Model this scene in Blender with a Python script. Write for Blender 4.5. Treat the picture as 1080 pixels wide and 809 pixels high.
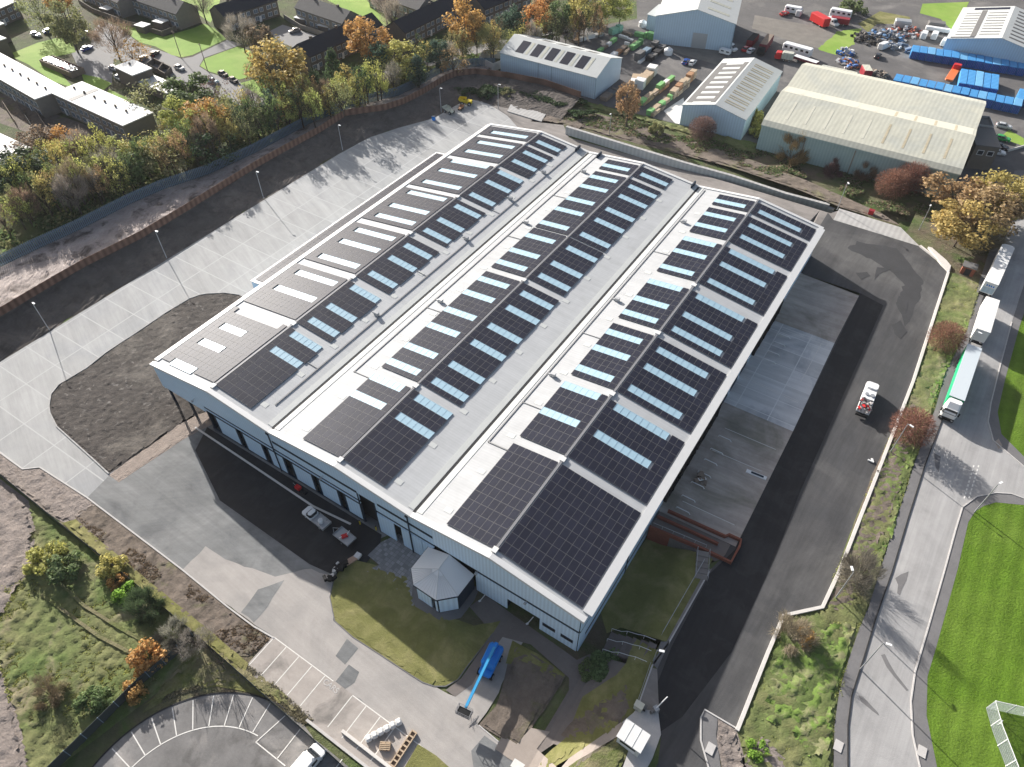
import bpy, bmesh, math, random
from mathutils import Vector, Matrix, noise
R = math.radians
random.seed(7)
for o in list(bpy.data.objects): bpy.data.objects.remove(o)
scene = bpy.context.scene
COL = scene.collection

# ------------------------------------------------------------------ camera
# Site frame: x runs along the warehouse front, y along its long side, z up, metres.
FPX, CX, CY = 751.0, 540.0, 404.5
PITCH = math.atan2(790.7, FPX)
YAW = R(33.03)
HC = 100.0
_W = Vector((-64.37209, 90.01621, 0))
def _tosite(x, y):
    x -= _W.x; y -= _W.y
    c, s = math.cos(YAW), math.sin(YAW)
    return x*c - y*s, x*s + y*c
cx0, cy0 = _tosite(0, 0)
CAM = Vector((cx0, cy0, HC))
def _dir(px, py):
    a = (px-CX)/FPX; b = -(py-CY)/FPX
    c, s = math.cos(PITCH), math.sin(PITCH)
    x, y, z = a, c+b*s, -s+b*c
    cc, ss = math.cos(YAW), math.sin(YAW)
    return Vector((x*cc-y*ss, x*ss+y*cc, z))
def P(px, py, z=0.0):
    """surveyed place: the point at height z seen at a pixel of the 1080x809 photograph"""
    d = _dir(px, py); t = (z-HC)/d.z
    return CAM + d*t
def P2(px, py, z=0.0):
    p = P(px, py, z); return (p.x, p.y)
cd = bpy.data.cameras.new('camera'); cam = bpy.data.objects.new('camera', cd); COL.objects.link(cam)
cd.sensor_width = 36.0; cd.lens = 36.0*FPX/1080.0; cd.clip_start = 0.5; cd.clip_end = 6000
cam.location = CAM
cam.rotation_euler = (math.pi/2-PITCH, 0, YAW)
scene.camera = cam

# ------------------------------------------------------------------ light
SUN_EL = R(21.3); SH = R(-23.2)                # direction in which shadows fall
w = bpy.data.worlds.new('World'); scene.world = w; w.use_nodes = True
nt = w.node_tree; nt.nodes.clear()
sky = nt.nodes.new('ShaderNodeTexSky'); sky.sky_type = 'NISHITA'; sky.sun_disc = False
sunaz = SH+math.pi
sky.sun_elevation = SUN_EL; sky.sun_rotation = math.pi/2-sunaz
sky.air_density = 0.9; sky.dust_density = 3.0; sky.ozone_density = 0.6
bg = nt.nodes.new('ShaderNodeBackground'); bg.inputs[1].default_value = 0.076
ow = nt.nodes.new('ShaderNodeOutputWorld')
hs = nt.nodes.new('ShaderNodeHueSaturation'); hs.inputs['Saturation'].default_value = .85; nt.links.new(sky.outputs[0], hs.inputs['Color']); nt.links.new(hs.outputs[0], bg.inputs[0]); nt.links.new(bg.outputs[0], ow.inputs[0])
sd = bpy.data.lights.new('sun', 'SUN'); sun = bpy.data.objects.new('sun', sd); COL.objects.link(sun)
sd.energy = 4.6; sd.angle = R(0.5); sd.color = (1.0, 0.96, 0.91)
sdir = Vector((math.cos(SH)*math.cos(SUN_EL), math.sin(SH)*math.cos(SUN_EL), -math.sin(SUN_EL)))
sun.rotation_euler = sdir.to_track_quat('-Z', 'Y').to_euler()
sun.location = (-100, 100, 150)
scene.view_settings.view_transform = 'Standard'; scene.view_settings.look = 'None'
scene.view_settings.exposure = 1.12; scene.view_settings.gamma = 1.0
scene.render.engine = 'CYCLES'

# ------------------------------------------------------------------ materials
MATS = {}
def mat(name, col, rough=0.8, metal=0.0, var=0.0, scale=1.0, bump=0.0, bscale=None, spots=None, spec=0.2,
        stripe=None, objcol=False, transl=0.0, detail=6, island=0.0, streak=None):
    """base colour with world-space mottling; spots=(colour, scale, low, high); stripe=(axis, period, strength)"""
    if name in MATS: return MATS[name]
    m = bpy.data.materials.new(name); m.use_nodes = True; MATS[name] = m
    t = m.node_tree; N = t.nodes; L = t.links
    b = N['Principled BSDF']; b.inputs['Roughness'].default_value = rough; b.inputs['Metallic'].default_value = metal
    b.inputs['Specular IOR Level'].default_value = spec
    g = N.new('ShaderNodeNewGeometry'); pos = g.outputs['Position']
    if objcol:
        oi = N.new('ShaderNodeObjectInfo'); cur = oi.outputs['Color']
    else:
        rgb = N.new('ShaderNodeRGB'); rgb.outputs[0].default_value = (*col, 1); cur = rgb.outputs[0]
    def nz(sc, det=detail, ro=0.6, dist=0.0):
        n = N.new('ShaderNodeTexNoise'); n.inputs['Scale'].default_value = sc; n.inputs['Detail'].default_value = det
        n.inputs['Roughness'].default_value = ro; n.inputs['Distortion'].default_value = dist
        L.new(pos, n.inputs['Vector']); return n.outputs['Fac']
    if spots:
        for (c2, sc, lo, hi) in (spots if isinstance(spots, list) else [spots]):
            r = N.new('ShaderNodeMapRange'); r.inputs[1].default_value = lo; r.inputs[2].default_value = hi
            L.new(nz(sc, 7, 0.62, 0.6), r.inputs[0])
            mx = N.new('ShaderNodeMix'); mx.data_type = 'RGBA'
            L.new(r.outputs[0], mx.inputs[0]); L.new(cur, mx.inputs[6]); mx.inputs[7].default_value = (*c2, 1)
            cur = mx.outputs[2]
    def scale_by(cur, fac, amt, mid=0.5):
        r = N.new('ShaderNodeMapRange'); r.clamp = False
        r.inputs[1].default_value = 0.0; r.inputs[2].default_value = 1.0
        r.inputs[3].default_value = 1-amt; r.inputs[4].default_value = 1+amt
        L.new(fac, r.inputs[0])
        v = N.new('ShaderNodeVectorMath'); v.operation = 'SCALE'
        L.new(cur, v.inputs[0]); L.new(r.outputs[0], v.inputs[3]); return v.outputs[0]
    if var:
        cur = scale_by(cur, nz(scale), var*1.8)
        cur = scale_by(cur, nz(scale*7.3), var*0.8)
    if streak:
        for (ang, st, lx, ly) in (streak if isinstance(streak, list) else [streak]):
            mp = N.new('ShaderNodeMapping'); mp.vector_type = 'TEXTURE'; mp.inputs['Rotation'].default_value = (0, 0, R(ang)); mp.inputs['Scale'].default_value = (1/lx, 1/ly, 1)
            L.new(pos, mp.inputs[0]); n_ = N.new('ShaderNodeTexNoise'); n_.inputs['Scale'].default_value = 1; n_.inputs['Detail'].default_value = 5; n_.inputs['Roughness'].default_value = .65
            L.new(mp.outputs[0], n_.inputs['Vector']); cur = scale_by(cur, n_.outputs['Fac'], st*1.7)
    if island: cur = scale_by(cur, g.outputs['Random Per Island'], island)
    if stripe:
        ax, per, st = stripe
        sp = N.new('ShaderNodeSeparateXYZ'); L.new(pos, sp.inputs[0])
        ma = N.new('ShaderNodeMath'); ma.operation = 'MULTIPLY'; ma.inputs[1].default_value = 2*math.pi/per
        L.new(sp.outputs[ax], ma.inputs[0])
        si = N.new('ShaderNodeMath'); si.operation = 'SINE'; L.new(ma.outputs[0], si.inputs[0])
        cur = scale_by(cur, si.outputs[0], st)
    L.new(cur, b.inputs['Base Color'])
    if bump:
        bp = N.new('ShaderNodeBump'); bp.inputs['Strength'].default_value = 1.0; bp.inputs['Distance'].default_value = bump
        L.new(nz(bscale or scale*5, 8, 0.7), bp.inputs['Height']); L.new(bp.outputs[0], b.inputs['Normal'])
    if transl:
        tr = N.new('ShaderNodeBsdfTranslucent'); L.new(cur, tr.inputs[0])
        ms = N.new('ShaderNodeMixShader'); ms.inputs[0].default_value = transl
        L.new(b.outputs[0], ms.inputs[1]); L.new(tr.outputs[0], ms.inputs[2])
        L.new(ms.outputs[0], N['Material Output'].inputs[0])
    return m
def grid_mat(name, col, line, pu, pv, lw, var=0.1, rough=0.85, cellvar=0.12, spots=None, streak=None):
    """cast slabs: cells pu x pv metres with joints and slightly different cell tones"""
    m = mat(name, col, rough, var=var, scale=0.09, bump=0.02, bscale=3, spots=spots, streak=streak)
    t = m.node_tree; N = t.nodes; L = t.links; b = N['Principled BSDF']
    src = b.inputs['Base Color'].links[0].from_socket
    g = N.new('ShaderNodeNewGeometry'); sp = N.new('ShaderNodeSeparateXYZ'); L.new(g.outputs['Position'], sp.inputs[0])
    masks = []; ids = []
    for ax, per in ((0, pu), (1, pv)):
        d = N.new('ShaderNodeMath'); d.operation = 'DIVIDE'; L.new(sp.outputs[ax], d.inputs[0]); d.inputs[1].default_value = per
        fr = N.new('ShaderNodeMath'); fr.operation = 'FRACT'; L.new(d.outputs[0], fr.inputs[0])
        fl = N.new('ShaderNodeMath'); fl.operation = 'FLOOR'; L.new(d.outputs[0], fl.inputs[0]); ids.append(fl)
        lt = N.new('ShaderNodeMath'); lt.operation = 'LESS_THAN'; L.new(fr.outputs[0], lt.inputs[0]); lt.inputs[1].default_value = lw/per
        masks.append(lt)
    cb = N.new('ShaderNodeCombineXYZ'); L.new(ids[0].outputs[0], cb.inputs[0]); L.new(ids[1].outputs[0], cb.inputs[1])
    wn = N.new('ShaderNodeTexWhiteNoise'); wn.noise_dimensions = '2D'; L.new(cb.outputs[0], wn.inputs['Vector'])
    r = N.new('ShaderNodeMapRange'); r.inputs[3].default_value = 1-cellvar; r.inputs[4].default_value = 1+cellvar; L.new(wn.outputs[0], r.inputs[0])
    v = N.new('ShaderNodeVectorMath'); v.operation = 'SCALE'; L.new(src, v.inputs[0]); L.new(r.outputs[0], v.inputs[3])
    mxm = N.new('ShaderNodeMath'); mxm.operation = 'MAXIMUM'; L.new(masks[0].outputs[0], mxm.inputs[0]); L.new(masks[1].outputs[0], mxm.inputs[1])
    mx = N.new('ShaderNodeMix'); mx.data_type = 'RGBA'; L.new(mxm.outputs[0], mx.inputs[0]); L.new(v.outputs[0], mx.inputs[6]); mx.inputs[7].default_value = (*line, 1)
    L.new(mx.outputs[2], b.inputs['Base Color'])
    return m

M = {}
M['scrub'] = mat('scrub_ground', (.10, .115, .05), .95, var=.35, scale=.12, bump=.35, bscale=1.2,
                 spots=[((.13, .10, .075), .05, .45, .62), ((.075, .12, .03), .16, .5, .68)])
M['woodfloor'] = mat('leaf_litter', (.085, .08, .045), .95, var=.35, scale=.2, bump=.3, bscale=1.5, spots=((.07, .095, .03), .08, .42, .6))
M['lawn'] = mat('lawn_grass', (.19, .31, .045), .9, var=.10, scale=.25, bump=.06, bscale=4, spots=((.27, .36, .08), .05, .45, .7))
M['lawn2'] = mat('rich_lawn', (.10, .18, .018), .95, var=.18, scale=.5, bump=.25, bscale=3, spots=[((.135, .215, .03), .12, .4, .7), ((.11,.16,.03), .035, .55, .7)], spec=.08, stripe=(0, 2.3, .05))
M['vergegreen'] = mat('verge_green', (.15, .225, .05), .95, var=.3, scale=.6, bump=.1, bscale=4, spots=[((.24, .24, .12), .35, .45, .6), ((.10,.17,.03), .6, .55, .7)])
M['mossgrass'] = mat('mossy_grass', (.17, .168, .058), .95, var=.2, scale=.5, bump=.1, bscale=3.5, spots=((.25, .23, .10), .22, .45, .65))
M['drygrass'] = mat('dry_grass', (.20, .18, .10), .95, var=.25, scale=.6, bump=.3, bscale=2.5, spots=((.12, .14, .045), .2, .45, .62))
M['field'] = mat('rough_field', (.17, .175, .075), .95, var=.3, scale=.4, bump=.15, bscale=2.5, spots=[((.11, .15, .045), .09, .42, .6), ((.24, .205, .13), .13, .54, .68), ((.09,.10,.045), .4, .6, .7)])
M['mud'] = mat('bare_mud', (.27, .23, .205), .9, var=.16, scale=.5, bump=.5, bscale=1.6, spots=((.18, .15, .13), .5, .5, .7))
M['soil'] = mat('dark_soil', (.115, .10, .09), .95, var=.25, scale=.35, bump=.35, bscale=1.8, spots=[((.18, .15, .13), .12, .5, .7), ((.08,.07,.062), .3, .5, .7)])
M['soil2'] = mat('mound_soil', (.066, .057, .051), .9, var=.35, scale=.5, bump=.15, bscale=3, spots=[((.06, .052, .046), .10, .42, .58), ((.19, .175, .16), .9, .58, .72), ((.13,.115,.10), .07, .52,.66)])
M['palesoil'] = mat('pale_soil', (.36, .31, .285), .95, var=.3, scale=.3, bump=.35, bscale=1.5, spots=((.11, .09, .08), .2, .5, .65))
M['brownearth'] = mat('brown_earth', (.165, .135, .11), .95, var=.3, scale=.6, bump=.12, bscale=3, spots=[((.085, .07, .055), .3, .5, .7), ((.15,.15,.07), .2, .55, .7)])
M['pinkgravel'] = mat('pink_gravel', (.30, .25, .215), .95, var=.2, scale=.8, bump=.25, bscale=3)
M['concrete'] = grid_mat('yard_concrete', (.335, .333, .325), (.42, .418, .41), 9.2, 6.1, .20, cellvar=.07, spots=((.27, .275, .28), .035, .5, .7), streak=[(-25, .16, .04, .5), (-20, .10, .1, 1.6)])
M['concrete2'] = grid_mat('dock_concrete', (.56, .555, .545), (.66, .655, .64), 6.0, 4.6, .16, cellvar=.12, spots=((.34, .35, .37), .10, .5, .68), streak=[(2, .22, .05, .7)])
M['browncon'] = mat('dock_old_concrete', (.40, .35, .31), .85, var=.16, scale=.18, bump=.03, bscale=4, spots=[((.24, .22, .18), .10, .48, .66), ((.46,.42,.38), .05, .55, .7)], streak=[(3, .3, .05, .6)])
M['lane'] = mat('lane_concrete', (.23, .21, .195), .9, var=.2, scale=.12, bump=.05, bscale=2, spots=((.14, .13, .12), .08, .5, .7), streak=(0, .25, .04, .5))
M['asphalt'] = mat('front_asphalt', (.185, .188, .186), .9, var=.10, scale=.25, bump=.03, bscale=5, spots=[((.125, .128, .13), .12, .5, .68), ((.24, .24, .235), .06, .5, .66)], streak=[(0, .22, .035, .8), (40, .12, .05, 1.5)])
M['tarmac'] = mat('new_tarmac', (.068, .067, .068), .8, var=.12, scale=.3, bump=.03, bscale=5, spots=[((.06, .06, .062), .09, .50, .60), ((.10, .098, .096), .05, .48, .62)], streak=[(90, .25, .03, .6), (80, .12, .06, 2)])
M['shadetarmac'] = mat('shade_dark_tarmac', (.027, .027, .029), .8, var=.12, scale=.3, bump=.02, bscale=5, spots=((.036,.036,.038), .2, .5, .6), streak=(92, .2, .03, 1.0))  # tarmac colour lowered to carry the depth of the building's shade
M['wetpatch'] = mat('dark_tarmac_patch', (.050, .050, .052), .75, var=.15, scale=.3, bump=.02, bscale=5)
M['road'] = mat('road_asphalt', (.335, .327, .32), .9, var=.07, scale=.3, bump=.03, bscale=6, spots=[((.27, .265, .26), .12, .5, .68), ((.38,.37,.36), .06, .5, .65)], streak=[(88, .16, .03, .8), (88, .08, .1, 3)])
M['paleroad'] = mat('worn_road', (.36, .335, .312), .9, var=.08, scale=.3, bump=.03, bscale=5, spots=((.29, .275, .26), .08, .48, .66), streak=[(-5, .13, .04, .8)])
M['bayarea'] = mat('bay_surface', (.36, .325, .295), .9, var=.12, scale=.4, bump=.03, bscale=5, spots=((.19, .175, .16), .18, .52, .68), streak=(10, .15, .1, .6))
M['pave'] = mat('pavement', (.165, .16, .16), .9, var=.14, scale=.6, bump=.03, bscale=5)
M['carpark'] = mat('carpark_asphalt', (.185, .178, .172), .85, var=.2, scale=.35, bump=.03, bscale=5, spots=[((.29, .27, .25), .15, .5, .66), ((.11,.105,.10), .25, .55, .7)], streak=(35, .35, .12, .12))
M['yardasphalt'] = mat('industrial_yard', (.115, .11, .108), .9, var=.22, scale=.15, bump=.05, bscale=3, spots=((.18, .17, .16), .06, .5, .66))
M['gravelyard'] = mat('gravel_yard', (.19, .175, .155), .9, var=.2, scale=.3, bump=.1, bscale=3)
M['estate'] = mat('estate_road', (.23, .225, .22), .9, var=.06, scale=.2, bump=.02, bscale=5)
M['path'] = mat('brown_path', (.17, .148, .135), .9, var=.12, scale=.5, bump=.03, bscale=5)
M['palepath'] = mat('pale_path', (.34, .29, .25), .9, var=.10, scale=.5, bump=.03, bscale=5)
M['slabs'] = grid_mat('block_paving', (.27, .27, .275), (.19, .19, .19), .62, .62, .06, cellvar=.25)
M['kerb'] = mat('kerb_stone', (.48, .46, .44), .85, var=.10, scale=1.5, bump=.02, bscale=6)
M['kerbdark'] = mat('dark_kerb', (.035, .034, .034), .9)
M['wallcon'] = mat('wall_concrete', (.40, .39, .375), .9, var=.12, scale=.5, bump=.03, bscale=4, stripe=(0, 1.2, .04))
M['whitecon'] = mat('pale_concrete_wall', (.60, .57, .53), .85, var=.08, scale=1.0, bump=.02, bscale=5)
M['paint'] = mat('road_paint', (.66, .64, .60), .7, var=.10, scale=2.0)
M['roof'] = mat('roof_metal', (.455, .462, .465), .7, var=.03, scale=.12, stripe=(1, .5, .012), spec=.2, spots=((.415,.42,.42), .25, .5, .75), streak=[(0, .10, .07, 1.1), (90, .05, .05, .5)])
M['trim'] = mat('white_trim', (.64, .635, .62), .55, var=.03, scale=1)
M['clad'] = mat('pale_blue_cladding', (.52, .67, .81), .5, var=.03, scale=.4, stripe=(0, .6, .02), streak=(0, .05, .3, .3))
M['clady'] = mat('pale_blue_side_cladding', (.52, .67, .81), .5, var=.03, scale=.4, stripe=(1, .6, .02))
M['clad2'] = mat('white_blue_cladding', (.64, .77, .88), .5, var=.03, scale=.4, stripe=(0, .6, .035))
M['darkblue'] = mat('navy_frame', (.02, .032, .05), .5)
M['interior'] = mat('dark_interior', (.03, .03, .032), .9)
M['glass'] = mat('dark_glass', (.02, .025, .03), .08, spec=.7)
M['skyl'] = mat('rooflight_sheet', (.37, .53, .62), .35, var=.05, scale=1.0, spec=.5)
M['skybar'] = mat('rooflight_bar', (.38, .52, .60), .5)
M['panel'] = mat('solar_glass', (.020, .022, .036), .52, var=.15, scale=.7, spec=.09, island=.10)
M['panframe'] = mat('solar_frame', (.12, .12, .125), .6)
M['ridge'] = mat('ridge_metal', (.20, .20, .21), .5)
M['gutter'] = mat('dark_gutter', (.03, .03, .032), .8)
M['galv'] = mat('galvanised_steel', (.42, .43, .44), .45, metal=.5)
M['black'] = mat('black_rubber', (.015, .015, .016), .7)
M['white'] = mat('white_paint', (.75, .75, .74), .4)
M['cream'] = mat('cream_sheeting', (.53, .52, .43), .75, var=.06, scale=.4, stripe=(0, 1.1, .03), spots=((.45, .455, .40), .06, .5, .65), streak=(75, .10, .1, 1.0))
M['cream2'] = mat('cream_sheeting_light', (.57, .555, .46), .75, var=.05, scale=.4)
M['greenwall'] = mat('pale_green_wall', (.33, .42, .40), .7, var=.06, scale=.4, stripe=(0, .8, .03))
M['greywall'] = mat('blue_grey_wall', (.46, .57, .66), .6, var=.04, scale=.3, stripe=(0, .8, .03))
M['greyroof'] = mat('pale_grey_roof', (.52, .53, .51), .6, var=.05, scale=.4)
M['brownstrip'] = mat('aged_rooflight', (.47, .41, .29), .7, var=.2, scale=.8)
M['greystrip'] = mat('grey_rooflight', (.15, .145, .14), .7, var=.1, scale=.8)
M['greystrip2'] = mat('tray_metal', (.25,.25,.25), .6)
M['felt'] = mat('pale_flat_roof', (.72, .71, .68), .7, var=.05, scale=.2)
M['brick'] = mat('brown_brick', (.17, .145, .12), .9, var=.12, scale=.8, bump=.02, bscale=8)
M['brickl'] = mat('pale_brick', (.25, .225, .19), .9, var=.10, scale=.8)
M['redbrick'] = mat('red_brick', (.21, .075, .05), .85, var=.15, scale=1.2)
M['slate'] = mat('dark_slate', (.035, .037, .045), .8, var=.10, scale=.8)
M['tile'] = mat('grey_tile', (.125, .12, .115), .85, var=.12, scale=.8)
M['pane'] = mat('window_pane', (.16, .20, .24), .2)
M['wood'] = mat('fence_timber', (.18, .105, .078), .9, var=.18, scale=.9, stripe=(1, 1.5, .12))
M['wood2'] = mat('sawn_timber', (.43, .33, .23), .85, var=.15, scale=.8)
M['oldwood'] = mat('weathered_timber', (.24, .19, .15), .9, var=.2, scale=.8)
M['greenwrap'] = mat('green_wrap', (.22, .45, .17), .6, var=.1, scale=1)
M['palis'] = mat('palisade_steel', (.19, .26, .32), .55, metal=.2)
M['palis2'] = mat('dark_mesh_panel', (.05, .06, .06), .7)
M['meshp'] = mat('mesh_fence_panel', (.40, .44, .44), .6)
M['boxblue'] = mat('container_paint', (.05, .2, .5), .5, objcol=True, var=.06, scale=1)
M['paintc'] = mat('vehicle_paint', (.5, .5, .5), .25, objcol=True, spec=.6)
M['blue'] = mat('boom_lift_blue', (.02, .20, .62), .35)
M['bluel'] = mat('boom_light_blue', (.05, .30, .56), .35)
M['red'] = mat('red_paint', (.55, .03, .03), .4)
M['orange'] = mat('orange_paint', (.65, .16, .05), .5)
M['yellow'] = mat('yellow_paint', (.55, .42, .03), .5)
M['bark'] = mat('bark', (.09, .072, .058), .95, var=.2, scale=2)
M['leaf'] = mat('foliage', (.1, .1, .03), .75, objcol=True, island=.42, transl=.38, spec=.25, var=.16, scale=.45)
M['junk'] = mat('scrap', (.3, .3, .3), .7, objcol=True, island=.5)

# ------------------------------------------------------------------ mesh tools
class MB:
    def __init__(s): s.v = []; s.f = []; s.m = []
    def add(s, vs, fs, mi=0):
        n = len(s.v); s.v += [tuple(v) for v in vs]
        for f in fs: s.f.append(tuple(i+n for i in f)); s.m.append(mi)
        return s
    def box(s, x0, x1, y0, y1, z0, z1, mi=0):
        return s.add([(x0,y0,z0),(x1,y0,z0),(x1,y1,z0),(x0,y1,z0),(x0,y0,z1),(x1,y0,z1),(x1,y1,z1),(x0,y1,z1)],
                     [(0,3,2,1),(4,5,6,7),(0,1,5,4),(1,2,6,5),(2,3,7,6),(3,0,4,7)], mi)
    def rbox(s, c, l, mi=0, rz=0, rx=0, ry=0):
        mt = Matrix.Rotation(rz, 3, 'Z') @ Matrix.Rotation(ry, 3, 'Y') @ Matrix.Rotation(rx, 3, 'X'); c = Vector(c)
        vs = [c + mt @ Vector((sx*l[0]/2, sy*l[1]/2, sz*l[2]/2)) for sz in (-1,1) for sx, sy in ((-1,-1),(1,-1),(1,1),(-1,1))]
        return s.add(vs, [(0,3,2,1),(4,5,6,7),(0,1,5,4),(1,2,6,5),(2,3,7,6),(3,0,4,7)], mi)
    def prism(s, poly, z0, z1, mi=0, ins=0.0):
        a = sum(poly[i][0]*poly[(i+1)%len(poly)][1]-poly[(i+1)%len(poly)][0]*poly[i][1] for i in range(len(poly)))
        if a < 0: poly = poly[::-1]
        n = len(poly); cx = sum(p[0] for p in poly)/n; cy = sum(p[1] for p in poly)/n
        k = 1-ins
        vs = [(p[0], p[1], z0) for p in poly]+[(cx+(p[0]-cx)*k, cy+(p[1]-cy)*k, z1) for p in poly]
        fs = [tuple(range(n))[::-1], tuple(range(n, 2*n))]+[(i, (i+1)%n, n+(i+1)%n, n+i) for i in range(n)]
        return s.add(vs, fs, mi)
    def extr(s, prof, axis, a0, a1, mi=0):
        """profile in (other, z) extruded along axis 0 or 1"""
        n = len(prof)
        mk = (lambda p, a: (a, p[0], p[1])) if axis == 0 else (lambda p, a: (p[0], a, p[1]))
        vs = [mk(p, a0) for p in prof]+[mk(p, a1) for p in prof]
        return s.add(vs, [tuple(range(n)), tuple(range(2*n-1, n-1, -1))]+[(i, n+i, n+(i+1)%n, (i+1)%n) for i in range(n)], mi)
    def tube(s, p, q, r0, r1=None, n=6, mi=0, cap=True):
        p = Vector(p); q = Vector(q); r1 = r0 if r1 is None else r1
        d = (q-p).normalized(); a = d.orthogonal().normalized(); b = d.cross(a)
        vs = []
        for c, r in ((p, r0), (q, r1)):
            for i in range(n):
                t = 2*math.pi*i/n; vs.append(c+a*math.cos(t)*r+b*math.sin(t)*r)
        fs = [(i, (i+1)%n, n+(i+1)%n, n+i) for i in range(n)]
        if cap: fs += [tuple(range(n))[::-1], tuple(range(n, 2*n))]
        return s.add(vs, fs, mi)
    def strip(s, pts, wd, z0, z1, mi=0):
        """wall of thickness wd along a polyline"""
        ps = [Vector((p[0], p[1])) for p in pts]; zs = [p[2] if len(p) > 2 else 0 for p in pts]
        L_, R_ = [], []
        for i, p in enumerate(ps):
            d = (ps[min(i+1, len(ps)-1)]-ps[max(i-1, 0)]).normalized(); nn = Vector((-d.y, d.x))*wd/2
            L_.append(p+nn); R_.append(p-nn)
        for i in range(len(ps)-1):
            a, b, c, d = L_[i], R_[i], R_[i+1], L_[i+1]
            vs = [(a.x,a.y,z0+zs[i]),(b.x,b.y,z0+zs[i]),(c.x,c.y,z0+zs[i+1]),(d.x,d.y,z0+zs[i+1]),
                  (a.x,a.y,z1+zs[i]),(b.x,b.y,z1+zs[i]),(c.x,c.y,z1+zs[i+1]),(d.x,d.y,z1+zs[i+1])]
            s.add(vs, [(0,3,2,1),(4,5,6,7),(0,1,5,4),(1,2,6,5),(2,3,7,6),(3,0,4,7)], mi)
        return s
    def mesh(s, name, mats):
        me = bpy.data.meshes.new(name); me.from_pydata(s.v, [], s.f); me.update()
        for m in (mats if isinstance(mats, (list, tuple)) else [mats]): me.materials.append(m)
        if any(s.m):
            me.polygons.foreach_set('material_index', s.m)
        return me
    def build(s, name, mats, parent=None, loc=None):
        o = bpy.data.objects.new(name, s.mesh(name, mats)); COL.objects.link(o)
        if loc: o.location = loc
        if parent: o.parent = parent
        return o
def tag(o, label=None, cat=None, group=None, kind=None):
    if label: o['label'] = label
    if cat: o['category'] = cat
    if group: o['group'] = group
    if kind: o['kind'] = kind
    return o
def thing(name, label, cat, loc=(0,0,0), rz=0.0, group=None):
    o = bpy.data.objects.new(name, None); COL.objects.link(o); o.empty_display_size = .5
    o.location = loc; o.rotation_euler = (0, 0, rz)
    return tag(o, label, cat, group)
def dup(root, loc, rz, label, group=None, color=None, scale=None):
    r = root.copy(); COL.objects.link(r); r.location = loc; r.rotation_euler = (0, 0, rz); r['label'] = label
    if group: r['group'] = group
    elif 'group' in r.keys(): del r['group']
    if scale: r.scale = scale
    for ch in list(root.children):
        c = ch.copy(); COL.objects.link(c); c.parent = r
        if color and c.get('tint'): c.color = (*color, 1)
        for g in list(ch.children):
            d = g.copy(); COL.objects.link(d); d.parent = c
    return r
ORD = ['first','second','third','fourth','fifth','sixth','seventh','eighth','ninth','tenth','eleventh','twelfth','thirteenth','fourteenth','fifteenth','sixteenth','seventeenth']
def pxpoly(pts, z=0.0): return [P2(x, y, z) for x, y in pts]
def clip(poly):  return poly
LAY = {}
def interp(x, pts):
    if x <= pts[0][0]: return pts[0][1]
    for (a, p), (b, q) in zip(pts[:-1], pts[1:]):
        if x <= b: return p+(q-p)*(x-a)/(b-a)
    return pts[-1][1]
def HT(u, v):
    '''the dock yard stands 3 m above the front yard; its east edge is a retaining kerb'''
    sm = lambda t: (lambda c: c*c*(3-2*c))(max(0.0, min(1.0, t)))
    if v > 109: h = 3*sm((u-35)/50)
    elif v > 25.5: h = 3.0 if u > 85.3 else 0.0
    else: h = 3*sm((u-90)/7)
    b = sm((u-106)/10)
    h *= 1-(1-b)*max(0.0, min(1.0, (v-135)/14))-b*max(0.0, min(1.0, (v-140)/32))
    return h
def lift(x, y):
    h = HT(x, y); return CAM.x+(x-CAM.x)*(1-h/HC), CAM.y+(y-CAM.y)*(1-h/HC), h
def sheet(name, poly, m, lay, cat=None, jit=0.0):
    """flat ground sheet lying lay centimetres above the base"""
    if jit:
        out = []
        for i, p in enumerate(poly):
            q = poly[(i+1) % len(poly)]; L_ = math.hypot(q[0]-p[0], q[1]-p[1]); n = max(1, int(L_/1.2))
            for k in range(n):
                t = k/n; x = p[0]+(q[0]-p[0])*t; y = p[1]+(q[1]-p[1])*t
                nx = noise.noise(Vector((x*.6, y*.6, lay*3.1)))*jit+noise.noise(Vector((x*1.9, y*1.9, lay)))*jit*.5
                ny = noise.noise(Vector((x*.6+40, y*.6, lay*3.1)))*jit
                out.append((x+nx, y+ny))
        poly = out
    bm = bmesh.new(); vs = [bm.verts.new((x, y, 0)) for x, y in poly]
    f = bm.faces.new(vs); bm.normal_update(); bmesh.ops.triangulate(bm, faces=[f], ngon_method='EAR_CLIP')
    bmesh.ops.recalc_face_normals(bm, faces=bm.faces)
    us_ = [p[0] for p in poly]; vs2 = [p[1] for p in poly]
    if max(us_) > 36 and min(vs2) < 173 and not (max(us_) < 86 and max(vs2) < 105):
        cuts = [((u, 0, 0), (1, 0, 0)) for u in [36+2.5*k for k in range(20)]+[85.3, 90, 91, 92, 93, 94, 95, 96, 97]]+[((0, v, 0), (0, 1, 0)) for v in (25.5, 109, 135, 140, 145, 149, 153, 157, 161, 165, 169, 172)]
        for co, no in cuts: bmesh.ops.bisect_plane(bm, geom=bm.verts[:]+bm.edges[:]+bm.faces[:], plane_co=co, plane_no=no)
    if bm.faces and sum(f.normal.z for f in bm.faces) < 0: bmesh.ops.reverse_faces(bm, faces=bm.faces)
    me = bpy.data.meshes.new(name); bm.to_mesh(me); bm.free(); me.materials.append(m)
    o = bpy.data.objects.new(name, me); COL.objects.link(o); o.location.z = lay*0.012
    o['kind'] = 'structure'
    return o
def inpoly(poly, x, y):
    c = False; j = len(poly)-1
    for i in range(len(poly)):
        if (poly[i][1] > y) != (poly[j][1] > y) and x < (poly[j][0]-poly[i][0])*(y-poly[i][1])/(poly[j][1]-poly[i][1])+poly[i][0]: c = not c
        j = i
    return c
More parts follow.
